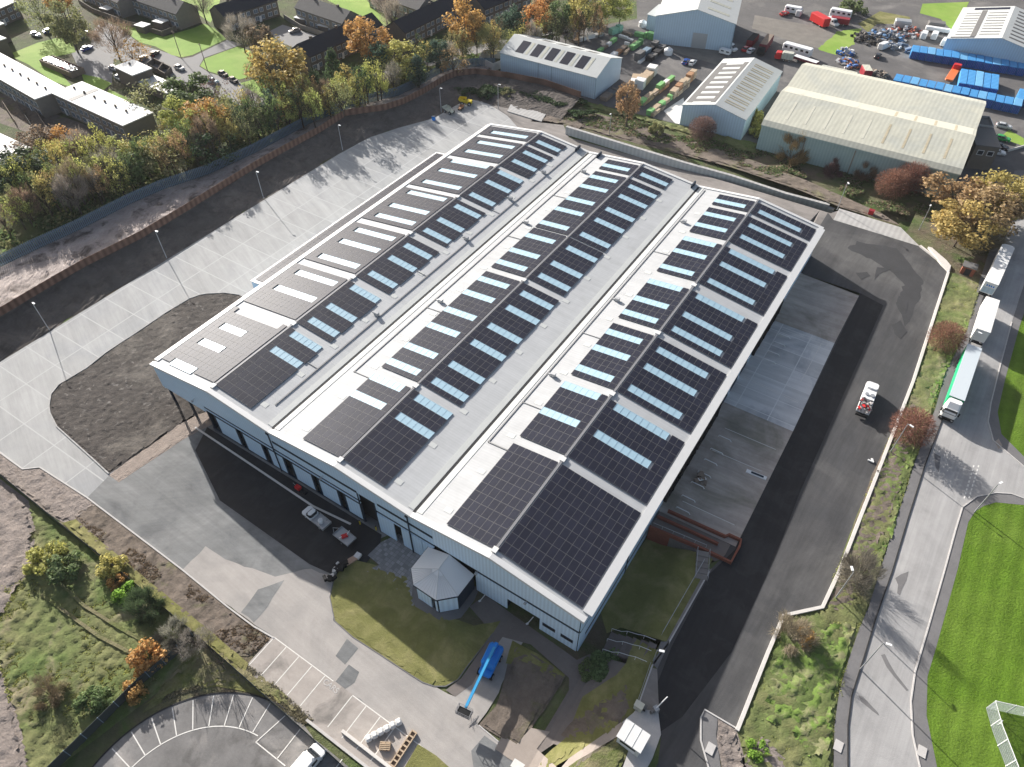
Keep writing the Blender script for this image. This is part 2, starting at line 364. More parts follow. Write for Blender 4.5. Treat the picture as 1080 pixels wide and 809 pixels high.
def rough(name, poly, m, lay, amp=.3, cell=.55, sc=1.0, ridge=0.0, dirn=0.3, kind='structure', holes=()):
    '''uneven ground: a grid of clods and tussocks inside the outline'''
    sheet(name, poly, m, lay, jit=.12)
    xs = [p[0] for p in poly]; ys = [p[1] for p in poly]; x0 = max(min(xs), -130); y0 = max(min(ys), -120); x1 = min(max(xs), 200); y1 = min(max(ys), 330)
    nx = int((x1-x0)/cell)+2; ny = int((y1-y0)/cell)+2; rnd = random.Random(name); idx = {}; vs = []; fs = []
    def vert(i, j):
        if (i, j) not in idx:
            x = x0+i*cell+rnd.uniform(-.35,.35)*cell; y = y0+j*cell+rnd.uniform(-.35,.35)*cell
            h = noise.noise(Vector((x*.9*sc, y*.9*sc, 1)))*.6+noise.noise(Vector((x*2.3*sc, y*2.3*sc, 5)))*.4+rnd.uniform(-.22,.22)
            if ridge: h += ridge*math.sin((x*math.cos(dirn)+y*math.sin(dirn))*2.2+noise.noise(Vector((x*.2,y*.2,9)))*4)
            idx[(i, j)] = len(vs); vs.append((x, y, max(0.004, amp*(h+.35))))
        return idx[(i, j)]
    for i in range(nx):
        for j in range(ny):
            tx = x0+(i+.5)*cell+rnd.uniform(-.3,.3)*cell; ty = y0+(j+.5)*cell+rnd.uniform(-.3,.3)*cell
            if all(inpoly(poly, x0+(i+a_)*cell, y0+(j+b_)*cell) for a_ in (-.3, 1.3) for b_ in (-.3, 1.3)) and not any(inpoly(h_, tx, ty) for h_ in holes): fs.append((vert(i,j), vert(i+1,j), vert(i+1,j+1), vert(i,j+1)))
    mb = MB(); mb.add(vs, fs); o = mb.build(name, m); o.location.z = lay*.012; o['kind'] = kind
    o.data.polygons.foreach_set('use_smooth', [True]*len(o.data.polygons)); return o
def lines(name, segs, wd, lay, m=None, kind='structure'):
    mb = MB()
    for (a, b) in segs:
        a = Vector(a[:2]); b = Vector(b[:2]); d = (b-a).normalized(); n = Vector((-d.y, d.x))*wd/2
        mb.add([(*(a-n), 0), (*(b-n), 0), (*(b+n), 0), (*(a+n), 0)], [(0, 1, 2, 3)])
    o = mb.build(name, m or M['paint']); o.location.z = lay*0.012; o['kind'] = kind
    return o
def resample2(pts, step=3.0):
    out = [Vector(pts[0][:2])]
    for a, b in zip(pts[:-1], pts[1:]):
        a = Vector(a[:2]); b = Vector(b[:2]); n = max(1, int((b-a).length/step))
        out += [a.lerp(b, k/n) for k in range(1, n+1)]
    return out
def poly_segs(pts): return [(pts[i], pts[i+1]) for i in range(len(pts)-1)]
def kerb(name, pts, wd, h, m=None, z=0.0, dp=.05):
    pts = [tuple(p) for p in resample2(pts)]; o = MB().strip(pts, wd, z-dp, h).build(name, m or M['kerb']); o['kind'] = 'structure'; return o

# ================================================================== THE GROUND
b0 = MB(); gx = [-3000,-1500,-700,-300]+[-150+50*i for i in range(12)]+[450,600,900,1600,3000]
b0.add([(x, y, -.03) for y in gx for x in gx], [(j*len(gx)+i, j*len(gx)+i+1, (j+1)*len(gx)+i+1, (j+1)*len(gx)+i) for j in range(len(gx)-1) for i in range(len(gx)-1)])
tag(b0.build('ground', M['scrub']), kind='structure')
PX = pxpoly
sheet('woodland_floor', PX([(-60,330),(0,284),(85,243),(140,215),(220,186),(270,163),(332,130),(377,113),(445,91),(482,76),(530,78),(560,38),(660,15),(700,-60),(360,-80),(120,-80),(-60,-20)]), M['woodfloor'], 0)
# housing estate
sheet('estate_road', PX([(108,22),(124,28),(148,47),(180,57),(191,62),(203,60),(240,42),(255,47),(215,61),(210,70),(221,77),(252,86),(290,112),(280,124),(245,107),(215,97),(190,87),(175,77),(150,70),(120,62),(118,88),(104,90),(84,75),(75,55),(95,50),(100,30)]), M['estate'], 1)
sheet('estate_parking', PX([(282,34),(298,26),(345,41),(316,53),(300,46)]), M['estate'], 1)
sheet('back_lane', PX([(330,108),(445,72),(520,52),(600,35),(600,30),(520,44),(440,62),(330,98)]), M['estate'], 1)
sheet('lawn_by_terrace', PX([(124,22),(172,39),(203,30),(215,25),(226,30),(239,41),(203,58),(191,60.5),(181,58),(164,49),(148,45),(129,31)]), M['lawn'], 2)
sheet('lawn_triangle', PX([(211,69.5),(216,62),(251,49),(268,55),(268,80),(252,84),(221,75.5)]), M['lawn'], 2)
sheet('lawn_corner', PX([(253,88),(270,83),(290,96),(284,108)]), M['lawn'], 2)
sheet('lawn_behind_terrace', PX([(168,-12),(236,-12),(228,14),(222,24),(206,13),(190,2)]), M['lawn'], 2)
sheet('lawn_upper', PX([(330,-8),(380,-8),(395,10),(432,17),(430,30),(404,27),(360,8)]), M['lawn'], 2)
sheet('lawn_left', PX([(8,58),(40,45),(73,37),(80,55),(50,62),(62,75),(78,93),(56,86),(30,68)]), M['lawn'], 2)
sheet('lawn_small', PX([(86,78),(105,82),(118,88),(107,97),(90,90)]), M['lawn'], 2)
sheet('lawn_strip', PX([(115,94),(142,107),(138,113),(112,98)]), M['lawn'], 2)
sheet('garden_strip', PX([(0,98),(37,112),(58,120),(130,146),(110,160),(60,150),(0,130)]), M['brownearth'], 1)
# industrial estate
sheet('industrial_yard', PX([(525,78),(612,105),(719,132),(783,148),(800,151),(1002,207),(1030,190),(1060,205),(1075,215),(1200,240),(1300,-90),(668,-90),(672,20),(560,40)]), M['yardasphalt'], 1)
sheet('gravel_yard', PX([(796,16),(905,36),(878,55),(852,48),(840,45),(793,30)]), M['gravelyard'], 2)
sheet('yard_grass', PX([(884,33),(908,30),(902,46),(880,58),(862,52)]), M['lawn'], 3, jit=.8)
sheet('hedge_grass', PX([(905,25),(928,12),(960,18),(958,26),(925,25),(915,34)]), M['mossgrass'], 2)
sheet('far_lawn', PX([(973,4),(1022,2),(1012,24),(1004,32),(992,20),(970,14)]), M['lawn'], 3)
sheet('concrete_pad', PX([(700,117),(721,103),(724,132),(712,130)]), M['whitecon'], 2)
sheet('car_park_verge', PX([(1058,142),(1064,137),(1080,146),(1080,154),(1061,148)]), M['lawn'], 2)
sheet('access_strip', PX([(690,43),(772,50),(770,72),(755,68),(700,52)]), M['gravelyard'], 2)
# bare strip above the retaining wall
rough('brown_strip', PX([(560,128),(595,132),(770,176),(842,200),(885,218),(950,238),(930,225),(850,190),(770,160),(700,140),(650,125),(580,108)]), M['brownearth'], 1, amp=.4, cell=.8)
rough('bramble_strip', PX([(470,88),(535,92),(610,112),(700,135),(800,165),(800,152),(719,133),(612,106),(530,82)]), M['field'], 2, amp=.9, cell=.8)
# the yard and lanes
sheet('service_lane', PX([(470,122),(497,105),(540,112),(590,122),(600,145),(770,193),(876,225),(885,222),(870,290),(500,160)]), M['lane'], 1)
yard = [P2(-60,417),(-37.5,-11.5),(-37.4,87),P2(390,145),P2(420,135),P2(457,125),P2(485,109),P2(497,105),P2(512,108),P2(535,122),P2(560,150),(0,100),(0,2),P2(192,452),P2(115,502),P2(92,525),P2(42,493),P2(24,495),P2(0,477.5),P2(-60,440)]
yard[0] = (-37.5,-40); yard.append((-30,-50))
sheet('concrete_yard', [p for i, p in enumerate(yard)], M['concrete'], 2)
sheet('front_asphalt', PX([(115,502),(92,525),(191,600),(262,654),(300,684),(440,782),(470,809),(500,830),(560,860),(600,836),(530,788),(505,765),(455,722),(400,690),(352,655),(346,628),(372,590),(392,572),(420,560),(405,530),(230,430),(192,450)]), M['asphalt'], 3)
sheet('door_shade_tarmac', [(10.5,-.4),(52,-.4),(53,-2),(53.5,-8.0),(50,-10.0),(46,-10.6),(25,-10.1),(13,-5.2)], M['shadetarmac'], 4)  # dark tarmac cut to the warehouse shadow's outline, deepening that shade by colour
sheet('worn_road', PX([(192,601),(217,577),(232,586),(258,598),(290,608),(330,600),(352,610),(352,655),(400,690),(455,722),(480,736),(510,704),(540,650),(556,668),(520,740),(505,765),(560,812),(640,870),(520,880),(440,783),(289,672),(269,659)]), M['paleroad'], 4, jit=.3)
sheet('tarmac_patch', PX([(354,692),(366,674),(378,684),(364,701)]), M['asphalt'], 5)
sheet('dark_tarmac_patch', PX([(354,719),(368,701),(379,709),(374,720),(364,727)]), M['asphalt'], 5)
sheet('lower_tarmac_patch', PX([(497,792),(511,776),(545,800),(560,812),(535,830),(500,815)]), M['asphalt'], 5)
sheet('asphalt_patch', PX([(255,646),(272,622),(300,612),(282,640),(268,657)]), M['asphalt'], 5, jit=.2)
rough('pink_path', PX([(115,501),(125,509),(196,462),(232,444),(228,430),(192,444)]), M['pinkgravel'], 4, amp=.06, cell=.4)
rough('soil_island', PX([(115,500),(100,486),(80,468),(60,450),(53,436),(52,428),(54,416),(62,406),(72,400),(92,388),(112,372),(150,347),(175,330),(200,315),(210,311.5),(217,310),(237,309),(252,311),(262,316),(300,330),(240,420),(192,447)]), M['soil2'], 4, amp=.22, cell=.42, sc=1.6)
kerb('island_kerb', PX([(115,500),(100,486),(80,468),(60,450),(53,436),(52,428),(54,416),(62,406),(72,400),(92,388),(112,372),(150,347),(175,330),(200,315),(210,311.5),(217,310),(237,309),(252,311)]), .22, .18, M['wallcon'])
# mown island and planting by the offices
isl = [(352,612),(348,630),(353,655),(372,672),(400,690),(430,710),(446,720),(458,724),(470,724),(483,717),(492,704),(520,668),(528,655),(500,660),(440,640),(432,608),(398,597),(372,590),(360,598)]
rough('mown_island', PX(isl), M['mossgrass'], 6, amp=.12, cell=.5)
sheet('block_paving', PX([(388,586),(402,572),(428,560),(448,575),(440,600),(436,642),(412,620),(386,602),(400,596)]), M['slabs'], 7)
sheet('canopy_paving', PX([(434,632),(438,640),(466,656),(486,652),(500,634),(506,620),(470,610),(436,612)]), M['pave'], 8)
sheet('entrance_path', PX([(495,640),(512,628),(600,690),(640,720),(612,752),(602,770),(600,790),(575,782),(590,757),(600,735),(600,715),(560,680),(530,672),(510,700),(498,722),(480,735),(470,728),(486,716),(520,668)]), M['path'], 5)
sheet('office_path', PX([(600,700),(622,690),(660,700),(652,712),(615,735),(598,775),(562,800),(575,770),(600,728)]), M['path'], 6)
rough('garden_bed', PX([(540,678),(566,690),(597,712),(592,722),(562,766),(548,790),(505,765),(523,745),(530,725)]), M['brownearth'], 7, amp=.2, cell=.5)
rough('bed_grass', PX([(540,676),(568,690),(596,712),(588,720),(560,704),(534,700)]), M['mossgrass'], 8, amp=.2, cell=.5)
rough('bank_grass', PX([(614,735),(650,712),(660,700),(668,672),(700,690),(686,705),(672,748),(660,765),(600,800),(575,815),(566,805),(598,777)]), M['mossgrass'], 7, amp=.15, cell=.5)
rough('bank_earth', PX([(620,745),(660,722),(668,744),(656,764),(612,782),(590,776),(600,764)]), M['brownearth'], 8, amp=.2, cell=.5)
rough('bank_lawn', PX([(632,640),(688,560),(700,566),(752,590),(745,602),(703,677),(690,673),(655,662),(640,668)]), M['mossgrass'], 6, amp=.12, cell=.6)
sheet('pale_path', PX([(556,812),(536,800),(522,790),(530,776),(545,785),(560,768),(580,772),(566,790),(590,812),(600,800),(655,762),(664,768),(600,815),(580,840)]), M['palepath'], 9)
sheet('white_crossing', PX([(538,808),(543,800),(554,807),(548,815)]), M['paint'], 10)
rough('lower_grass', PX([(592,818),(600,808),(663,770),(672,778),(655,808),(640,830),(610,840)]), M['drygrass'], 9, amp=.2, cell=.45)
sheet('pavement_slabs', PX([(656,762),(668,752),(671,748),(694,750),(697,775),(688,800),(672,830),(650,830),(664,788),(660,770)]), M['kerb'], 10)
sheet('brown_footway', PX([(671,750),(686,704),(693,706),(695,752)]), M['lane'], 9)
sheet('grey_footway', PX([(703,677),(744,602),(751,600),(706,676)]), M['lane'], 9)
sheet('footway_crossing', PX([(688,700),(697,677),(706,677),(693,706)]), M['pave'], 10)
rough('strip_grass', PX([(225,692),(262,708),(310,744),(365,787),(400,814),(430,850),(390,812),(345,775),(310,750),(270,732),(230,724),(180,730),(150,745)]), M['mossgrass'], 2, amp=.2, cell=.5)
sheet('lower_lawn', PX([(427,809),(441,785),(460,797),(480,815),(440,830)]), M['mossgrass'], 8)
# parking bays beside the road (2.4 m wide, 4.8 m long)
u0, v0 = P2(289.4, 672.4)
sheet('parking_strip', [(u0-.3, v0+.1), (u0+28.6, v0+.1), (u0+28.6, v0-5.6), (u0-.3, v0-5.6)], M['bayarea'], 6)
bays = [((u0+2.5*i, v0-.1), (u0+2.5*i, v0-4.9)) for i in (0,1,2,3,4,6,7,8,9,10,11)]
lines('bay_lines', bays+[((u0, v0), (u0+11.5, v0)), ((u0+15, v0), (u0+28, v0))], .13, 7)
# faint hatch letters beside the gate: worn white word painted on the ground
def ground_word(name, word, px, py, rz, size, lay, m):
    c = bpy.data.curves.new(name, 'FONT'); c.body = word; c.size = size; c.align_x = 'CENTER'; c.align_y = 'CENTER'; c.extrude = .002
    c.materials.append(m); o = bpy.data.objects.new(name, c); COL.objects.link(o)
    x, y = P2(px, py); o.location = (x, y, lay*.012); o.rotation_euler = (0, 0, rz); o['kind'] = 'structure'; return o
ground_word('painted_word', 'CARS', 349, 724, R(-2), 1.1, 8, M['kerb'])
kerb('strip_kerb', [(u0+12, v0-5.75), (u0+34, v0-5.75)], .35, .18)
kerb('front_kerb', PX([(0,477.5),(24,495),(42,493),(92,525),(191,600),(240,640),(268,661),(289,673)]), .22, .12)
kerb('dock_kerb', PX([(206,451),(269,493),(330,534),(370,553)]), .35, .10, M['whitecon'])
kerb('island_edge', PX([(352,612),(348,630),(353,655),(372,672),(400,690),(430,710),(446,720),(458,724),(470,724),(483,717),(492,704),(520,668)]), .14, .10, M['pave'])
kerb('road_edge', PX([(505,765),(530,786),(556,808)]), .15, .10, M['kerb'])
# field bottom left
MUD1 = PX([(-60,500),(0,505),(30,528),(38,560),(32,600),(12,640),(-10,665),(-80,660)]); MUD2 = PX([(-30,700),(0,690),(12,730),(25,780),(30,809),(40,840),(-30,860)])
rough('rough_field', PX([(-150,560),(-40,480),(0,503),(60,553),(130,605),(205,665),(225,690),(180,720),(62,809),(20,860),(-150,950)]), M['field'], 1, amp=.42, cell=.42, sc=1.5, ridge=.12, holes=(MUD1, MUD2))
lines('field_tracks', poly_segs(PX([(45,628),(75,650),(105,672),(140,690)]))+poly_segs(PX([(60,612),(90,640),(125,662),(150,676)])), .45, 34, M['drygrass'])
rough('mud_track', MUD1, M['mud'], 2, amp=.4, cell=.6, ridge=.5, dirn=1.2)
rough('mud_corner', MUD2, M['mud'], 2, amp=.4, cell=.6)
rough('mud_strip', PX([(0,478),(24,496),(42,494),(92,526),(100,533),(75,555),(60,548),(0,502),(-40,476),(-40,455)]), M['mud'], 3, amp=.35, cell=.55)
rough('rough_strip', PX([(92,526),(191,601),(262,660),(289,674),(262,692),(225,690),(205,664),(130,604),(60,550),(75,550)]), M['brownearth'], 2, amp=.22, cell=.38, sc=1.6)
rough('moss_strip', PX([(66,552),(80,548),(135,595),(215,660),(262,700),(258,712),(205,672),(130,612)]), M['mossgrass'], 12, amp=.3, cell=.5)
rough('dry_corner', PX([(180,712),(205,675),(232,682),(290,722),(345,770),(330,765),(270,728),(228,722),(185,733),(150,752)]), M['drygrass'], 4, amp=.3, cell=.45)
# round car park
def circ3(a, b, c):
    ax, ay = a; bx, by = b; cx_, cy_ = c
    d = 2*(ax*(by-cy_)+bx*(cy_-ay)+cx_*(ay-by))
    ux = ((ax*ax+ay*ay)*(by-cy_)+(bx*bx+by*by)*(cy_-ay)+(cx_*cx_+cy_*cy_)*(ay-by))/d
    uy = ((ax*ax+ay*ay)*(cx_-bx)+(bx*bx+by*by)*(ax-cx_)+(cx_*cx_+cy_*cy_)*(bx-ax))/d
    return (ux, uy), math.hypot(ax-ux, ay-uy)
cc, rin = circ3(P2(142,807), P2(222,766.7), P2(301,807))
rout = 0.5*(math.hypot(P2(145,765)[0]-cc[0], P2(145,765)[1]-cc[1])+math.hypot(P2(270,734)[0]-cc[0], P2(270,734)[1]-cc[1]))
sheet('round_car_park', [(cc[0]+rout*math.cos(t*math.pi/36), cc[1]+rout*math.sin(t*math.pi/36)) for t in range(72)], M['carpark'], 5)
sheet('car_park_arm', PX([(296,752),(345,790),(375,815),(420,860),(250,900),(260,800)]), M['carpark'], 5.5)
a0 = math.atan2(P2(270,734)[1]-cc[1], P2(270,734)[0]-cc[0])
da = 2.75/rout
segs = []
for k in range(-1, 16):
    t = a0+.02+k*da
    segs.append(((cc[0]+rin*math.cos(t), cc[1]+rin*math.sin(t)), (cc[0]+(rout-.3)*math.cos(t), cc[1]+(rout-.3)*math.sin(t))))
for k in range(-4, 46):
    t = a0+k*da/3; t2 = t+da/3
    if k < 44: segs.append(((cc[0]+rin*math.cos(t), cc[1]+rin*math.sin(t)), (cc[0]+rin*math.cos(t2), cc[1]+rin*math.sin(t2))))
lines('round_bay_lines', segs, .14, 7)
q = [P2(289,775), P2(301,756), P2(316.5,768), P2(302,807)]
lines('arm_bay_lines', [(P2(301,755), P2(270,783)), (P2(317,769), P2(292,801)), (P2(361,801), P2(340,830)), (P2(270,783), P2(301,808))], .14, 8)
kerb('car_park_kerb', [(cc[0]+rout*math.cos(a0-.28+t*.035), cc[1]+rout*math.sin(a0-.28+t*.035)) for t in range(70)], .18, .13, M['kerbdark'])
# docks and east roads
sheet('dock_apron_old', [(85.5,28),(100.6,28.6),(100.7,57),(85.5,57)], M['browncon'], 3)
sheet('dock_apron', [(85.5,57),(100.7,57),(100.4,84.8),(85.5,84.8)], M['concrete2'], 4)
sheet('dock_apron_far', [(85.5,84.8),(100.4,84.8),(100.6,103),(85.5,104)], M['browncon'], 5)
sheet('east_ground', [(97.2,-150),(420,-150),(420,171),(104,171),(104,136),(100,26),(97.2,22)], M['scrub'], 0.5)
east = [(85.5,104),(85.5,132)]+PX([(879,232),(970,260),(1000,286),(962,402)])+[(115.4,33)]+PX([(867,639),(826,648),(810,688),(777,769),(760,800),(745,830),(735,880),(650,880),(680,830),(694,805),(697,778),(693,706),(705,678),(747,603),(765,585)])+[(100.6,104)]
sheet('east_road', east, M['tarmac'], 2)
sheet('east_shade_strip', [(100.7,28),(100.7,104),(105.9,102.5),(105.9,45),(106.5,30),(106.3,12),(104,0),(101,-6),(103,-30),(98.6,-12),(99.5,0),(98.8,8),(99,22)], M['shadetarmac'], 4, jit=.0)  # building shadow on the east tarmac deepened by a darker painted strip
sheet('tarmac_stain', PX([(893,262),(905,255),(945,262),(962,280),(974,296),(966,330),(955,345),(945,320),(955,300),(930,280)]), M['wetpatch'], 3, jit=.8)
for k_, pts_ in enumerate([[(944,610),(950,606),(958,603),(956,612),(951,622),(949,628),(946,626),(947,617)], [(929,691),(933,690),(938,700),(944,710),(958,728),(956,729),(942,713),(935,704)], [(905,733),(910,735),(926,752),(927,755),(920,750),(908,740)], [(985,478),(992,482),(990,498),(986,492)]]):
    sheet('road_stain', PX(pts_), M['pave'], 5.5)
for k_, pts_ in enumerate([[(925,282),(940,284),(931,287),(922,296),(924,287)], [(948,312),(958,318),(954,330),(946,322)], [(940,343),(950,338),(956,350),(950,358),(944,352)], [(902,288),(914,287),(917,291),(908,295)]]):
    sheet('oil_stain', PX(pts_), M['wetpatch'], 5.5, jit=.3)
sheet('corner_slab', PX([(885,220),(950,240),(970,260),(879,232)]), M['wallcon'], 4)
lines('dock_lines', [((88.2,65.6),(99.3,64.8)), ((88.4,65.2),(99.3,64.4)), ((90,32),(99,32.3)), ((90,28.9),(98,29.5)), ((90,44.9),(99,45.2)), ((90,83.7),(100,83.9)), ((90,83.0),(99.5,83.1)), ((90,51),(99.5,51.2)), ((98,70),(98.2,83))], .12, 6)
kerb('east_kerb_wall', PX([(970,260),(1001,284),(963,402)])+[(115.6,33)]+PX([(867,641),(826,650),(809,690),(777,771)]), .5, .35, M['whitecon'], 0, .3)
kerb('south_kerb', PX([(671,750),(688,702),(706,677),(748,603)]), .2, .12)
kerb('bellmouth_kerb', PX([(776,768),(743,748.6),(739,757),(739,781),(747,809),(750,830)]), .2, .14)
sheet('bellmouth_path', PX([(743,749),(757,757),(755,775),(760,809),(765,830),(750,830),(747,809),(739,781),(739,757)]), M['pave'], 5)
rough('rubble_verge', PX([(757,757),(777,770),(785,800),(790,830),(765,830),(756,780)]), M['mud'], 4, amp=.4, cell=.45)
# verge between yard and public road
rough('verge_grass', PX([(1001,286),(1034,300),(1028,330),(1010,365),(997,393),(965,487),(928,602),(916,640),(895,696),(884,729),(879,765),(878,830),(785,830),(777,771),(810,690),(826,650),(867,641),(882,602),(905,540),(963,402)]), M['field'], 3, amp=.4, cell=.55)
rough('verge_bare', PX([(962,420),(975,425),(960,480),(935,560),(915,600),(900,640),(880,650),(870,640),(884,602),(920,500),(948,440)]), M['brownearth'], 4, amp=.35, cell=.5)
rough('verge_bare_low', PX([(783,800),(800,770),(815,780),(830,800),(850,830),(785,830)]), M['mud'], 4, amp=.4, cell=.5)
rough('verge_lush', PX([(1018,330),(1022,345),(1000,390),(983,430),(968,470),(955,500),(945,560),(925,600),(922,590),(945,520),(960,470),(985,400),(1008,350)]), M['vergegreen'], 5, amp=.3, cell=.33, sc=2.2)
rough('verge_lush_low', PX([(812,700),(850,660),(895,655),(905,665),(890,700),(880,740),(876,800),(850,800),(830,770),(800,760)]), M['vergegreen'], 5, amp=.38, cell=.36, sc=1.9, ridge=.25, dirn=-.5)
road_l = [(1085,180),(1060,250),(1046,290),(1036,317),(1025,352),(997.5,432),(975,492),(957.5,547),(941,602),(923.7,651.7),(912,690),(898,734),(894,765),(894,809),(894,860)]
road_r = [(1130,190),(1095,260),(1080,300),(1067,340),(1055,385),(1045,425),(1042,445),(1047.5,465),(1080,492.5),(1160,540),(1160,570),(1080,526),(1066,521),(1050,520),(1030,524),(1015,535),(1007.5,560),(996,602),(978,664.6),(965,708.5),(960.6,739.5),(962.5,775.7),(970,809),(985,860)]
sheet('public_road', PX(road_l+road_r[::-1]), M['road'], 4)
pl = [(1070,180),(1048,250),(1032,300),(1020,348),(997,393),(986.7,430),(965,487),(928,602),(916,640),(905.6,664.6),(895,695.6),(885,729),(880,765),(879,809),(878,860)]
sheet('west_pavement', PX(pl+road_l[::-1]), M['pave'], 6)
sheet('south_pavement', PX([(1160,570),(1080,526),(1066,521),(1050,520),(1030,524),(1015,535),(1007.5,560),(996,602),(978,664.6),(965,708.5),(960.6,739.5),(962.5,775.7),(970,809),(985,860),(1005,860),(988,809),(977,755),(978,713.7),(988,680),(1010,600),(1021,551),(1028,540),(1037,534),(1050,530),(1080,533),(1160,580)]), M['pave'], 6)
sheet('north_pavement', PX([(1080,300),(1067,340),(1055,385),(1045,425),(1042,445),(1047.5,465),(1080,492.5),(1160,540),(1160,525),(1080,482),(1056,458),(1052,435),(1060,400),(1075,345),(1090,300)]), M['pave'], 6)
sheet('big_lawn', PX([(1160,580),(1080,533),(1050,530),(1037,534),(1028,540),(1021,551),(1010,600),(988,680),(978,713.7),(977,755),(988,809),(1005,860),(1300,900),(1400,640)]), M['lawn2'], 5)
sheet('north_lawn', PX([(1160,525),(1080,482),(1056,458),(1052,435),(1060,400),(1075,345),(1090,310),(1200,330),(1300,560)]), M['lawn2'], 5)
kerb('west_road_kerb', PX(road_l[:-1]), .16, .17, M['kerbdark'])
kerb('east_road_kerb', PX([(1067,340),(1055,385),(1045,425),(1042,445),(1047.5,465),(1080,492.5),(1160,540)]), .18, .15)
kerb('junction_kerb', PX([(1160,570),(1080,526),(1066,521),(1050,520),(1030,524),(1015,535),(1007.5,560),(996,602),(978,664.6),(965,708.5),(960.6,739.5),(962.5,775.7),(970,809),(985,860)]), .18, .15)
jd = []
for off in (0, 5):
    a = Vector(P2(1027+off, 491)); b = Vector(P2(1016+off, 528))
    for k in range(9):
        t = k/9; jd.append((a.lerp(b, t), a.lerp(b, t+.06)))
lines('give_way_dashes', jd, .22, 6)
sheet('sidewalk_repair', PX([(1049,466),(1053,463),(1057,470),(1053,474)]), M['palepath'], 7)
sheet('far_road_east', PX([(1062,165),(1200,200),(1180,300),(1085,260),(1060,250),(1070,200)]), M['yardasphalt'], 2)

# ---- dark bank, pale strip (terrain with real slopes)
def resample(pts, n):
    ps = [Vector(p) for p in pts]; d = [0]
    for i in range(1, len(ps)): d.append(d[-1]+(ps[i]-ps[i-1]).length)
    out = []
    for k in range(n):
        t = d[-1]*k/(n-1); i = 0
        while i < len(d)-2 and d[i+1] < t: i += 1
        out.append(ps[i].lerp(ps[i+1], (t-d[i])/max(1e-6, d[i+1]-d[i])))
    return out
BZ = 2.2
bank_in = [(-37.5,-45,.02),(-37.5,-11.5,.02),(-37.4,40,.02),(-37.5,87,.02)]+[(*P2(*p),.02) for p in [(390,145),(420,135),(457,125),(485,109),(497,105),(525,112),(560,120),(590,128)]]
fence_px = [(-70,378),(0,334),(62,297),(92,280),(150,251),(200,221),(230,202),(270,177),(302,159),(337,140),(365,122),(407,116),(425,110),(445,100),(470,85),(482,80),(502,78),(535,82),(575,90),(612,103)]
fence_ln = [P(*p, z=BZ) for p in fence_px]
pal_px = [(-80,316),(0,282),(37,264),(85,242),(140,214),(172,200),(220,184),(270,161),(307,141),(332,128),(362,117),(377,111),(420,101),(445,89),(465,77),(482,72),(505,70),(522,70)]
pal_ln = [P(*p, z=.4) for p in pal_px]
def skin(name, A, B, m, n=420, rows=26, jz=.35):
    A = resample(A, n); B = resample(B, n); mb = MB(); vs = []
    for j in range(rows+1):
        for i in range(n):
            p = A[i].lerp(B[i], j/rows)
            if 0 < j < rows: p.z += noise.noise(Vector((p.x*.25, p.y*.25, 3)))*jz+noise.noise(Vector((p.x*1.3, p.y*1.3, 8)))*.14+random.uniform(-.05,.05)
            vs.append(p)
    fs = [(j*n+i, j*n+i+1, (j+1)*n+i+1, (j+1)*n+i) for j in range(rows) for i in range(n-1)]
    mb.add(vs, fs); o = mb.build(name, m); o['kind'] = 'structure'; return o
fl2 = [p for p, q in zip(fence_ln, fence_px)]
skin('soil_bank', bank_in, [Vector(p) for p in fl2], M['soil'])
skin('pale_bank', [Vector(p) for p in fl2[:17]], pal_ln, M['palesoil'])

# ---- boundary walls and fences
def fence(name, label, cat, pts, h, m, th=.08, post=3.0, postm=None, part='fence_panel', pr=.06, ph=None):
    c = pts[0]; t = thing(name, label, cat, (c[0], c[1], 0))
    loc = [Vector((p[0]-c[0], p[1]-c[1], (p[2] if len(p) > 2 else 0))) for p in pts]
    MB().strip(loc, th, 0, h).build(part, m, t)
    L_ = sum((loc[i+1]-loc[i]).length for i in range(len(loc)-1)); n = max(2, int(L_/post)+1)
    pp = MB()
    for p in resample(loc, n): pp.box(p.x-pr, p.x+pr, p.y-pr, p.y+pr, p.z-.1, p.z+(ph or h+.08))
    o = pp.build('post', postm or m, t)
    if n > 12: o['kind'] = 'stuff'
    return t
fence('timber_fence', 'long brown close-boarded timber fence on top of the dark soil bank', 'fence', [tuple(p) for p in fence_ln], 1.85, M['wood'], .08, 3.0, M['wood'], 'boarding', .07)
# palisade: real pales on rails
def palisade(name, label, pts, h, m, step=.45):
    c = pts[0]; t = thing(name, label, 'fence', (c[0], c[1], 0))
    loc = [Vector((p[0]-c[0], p[1]-c[1], (p[2] if len(p) > 2 else 0))) for p in pts]
    L_ = sum((loc[i+1]-loc[i]).length for i in range(len(loc)-1)); n = int(L_/step)
    rs = resample(loc, n); mb = MB()
    for i, p in enumerate(rs):
        d = (rs[min(i+1, n-1)]-rs[max(i-1, 0)]).normalized()
        mb.rbox((p.x, p.y, p.z+h/2), (.30, .03, h), 0, math.atan2(d.y, d.x))
    mb.build('pale', m, t)['kind'] = 'stuff'
    MB().strip(loc, .06, .4, .5).strip(loc, .06, h-.5, h-.4).build('rail', m, t)
    return t
palisade('palisade_fence', 'long blue-grey steel palisade fence between the woodland and the pale soil strip', [tuple(p) for p in pal_ln], 2.8, M['palis'])
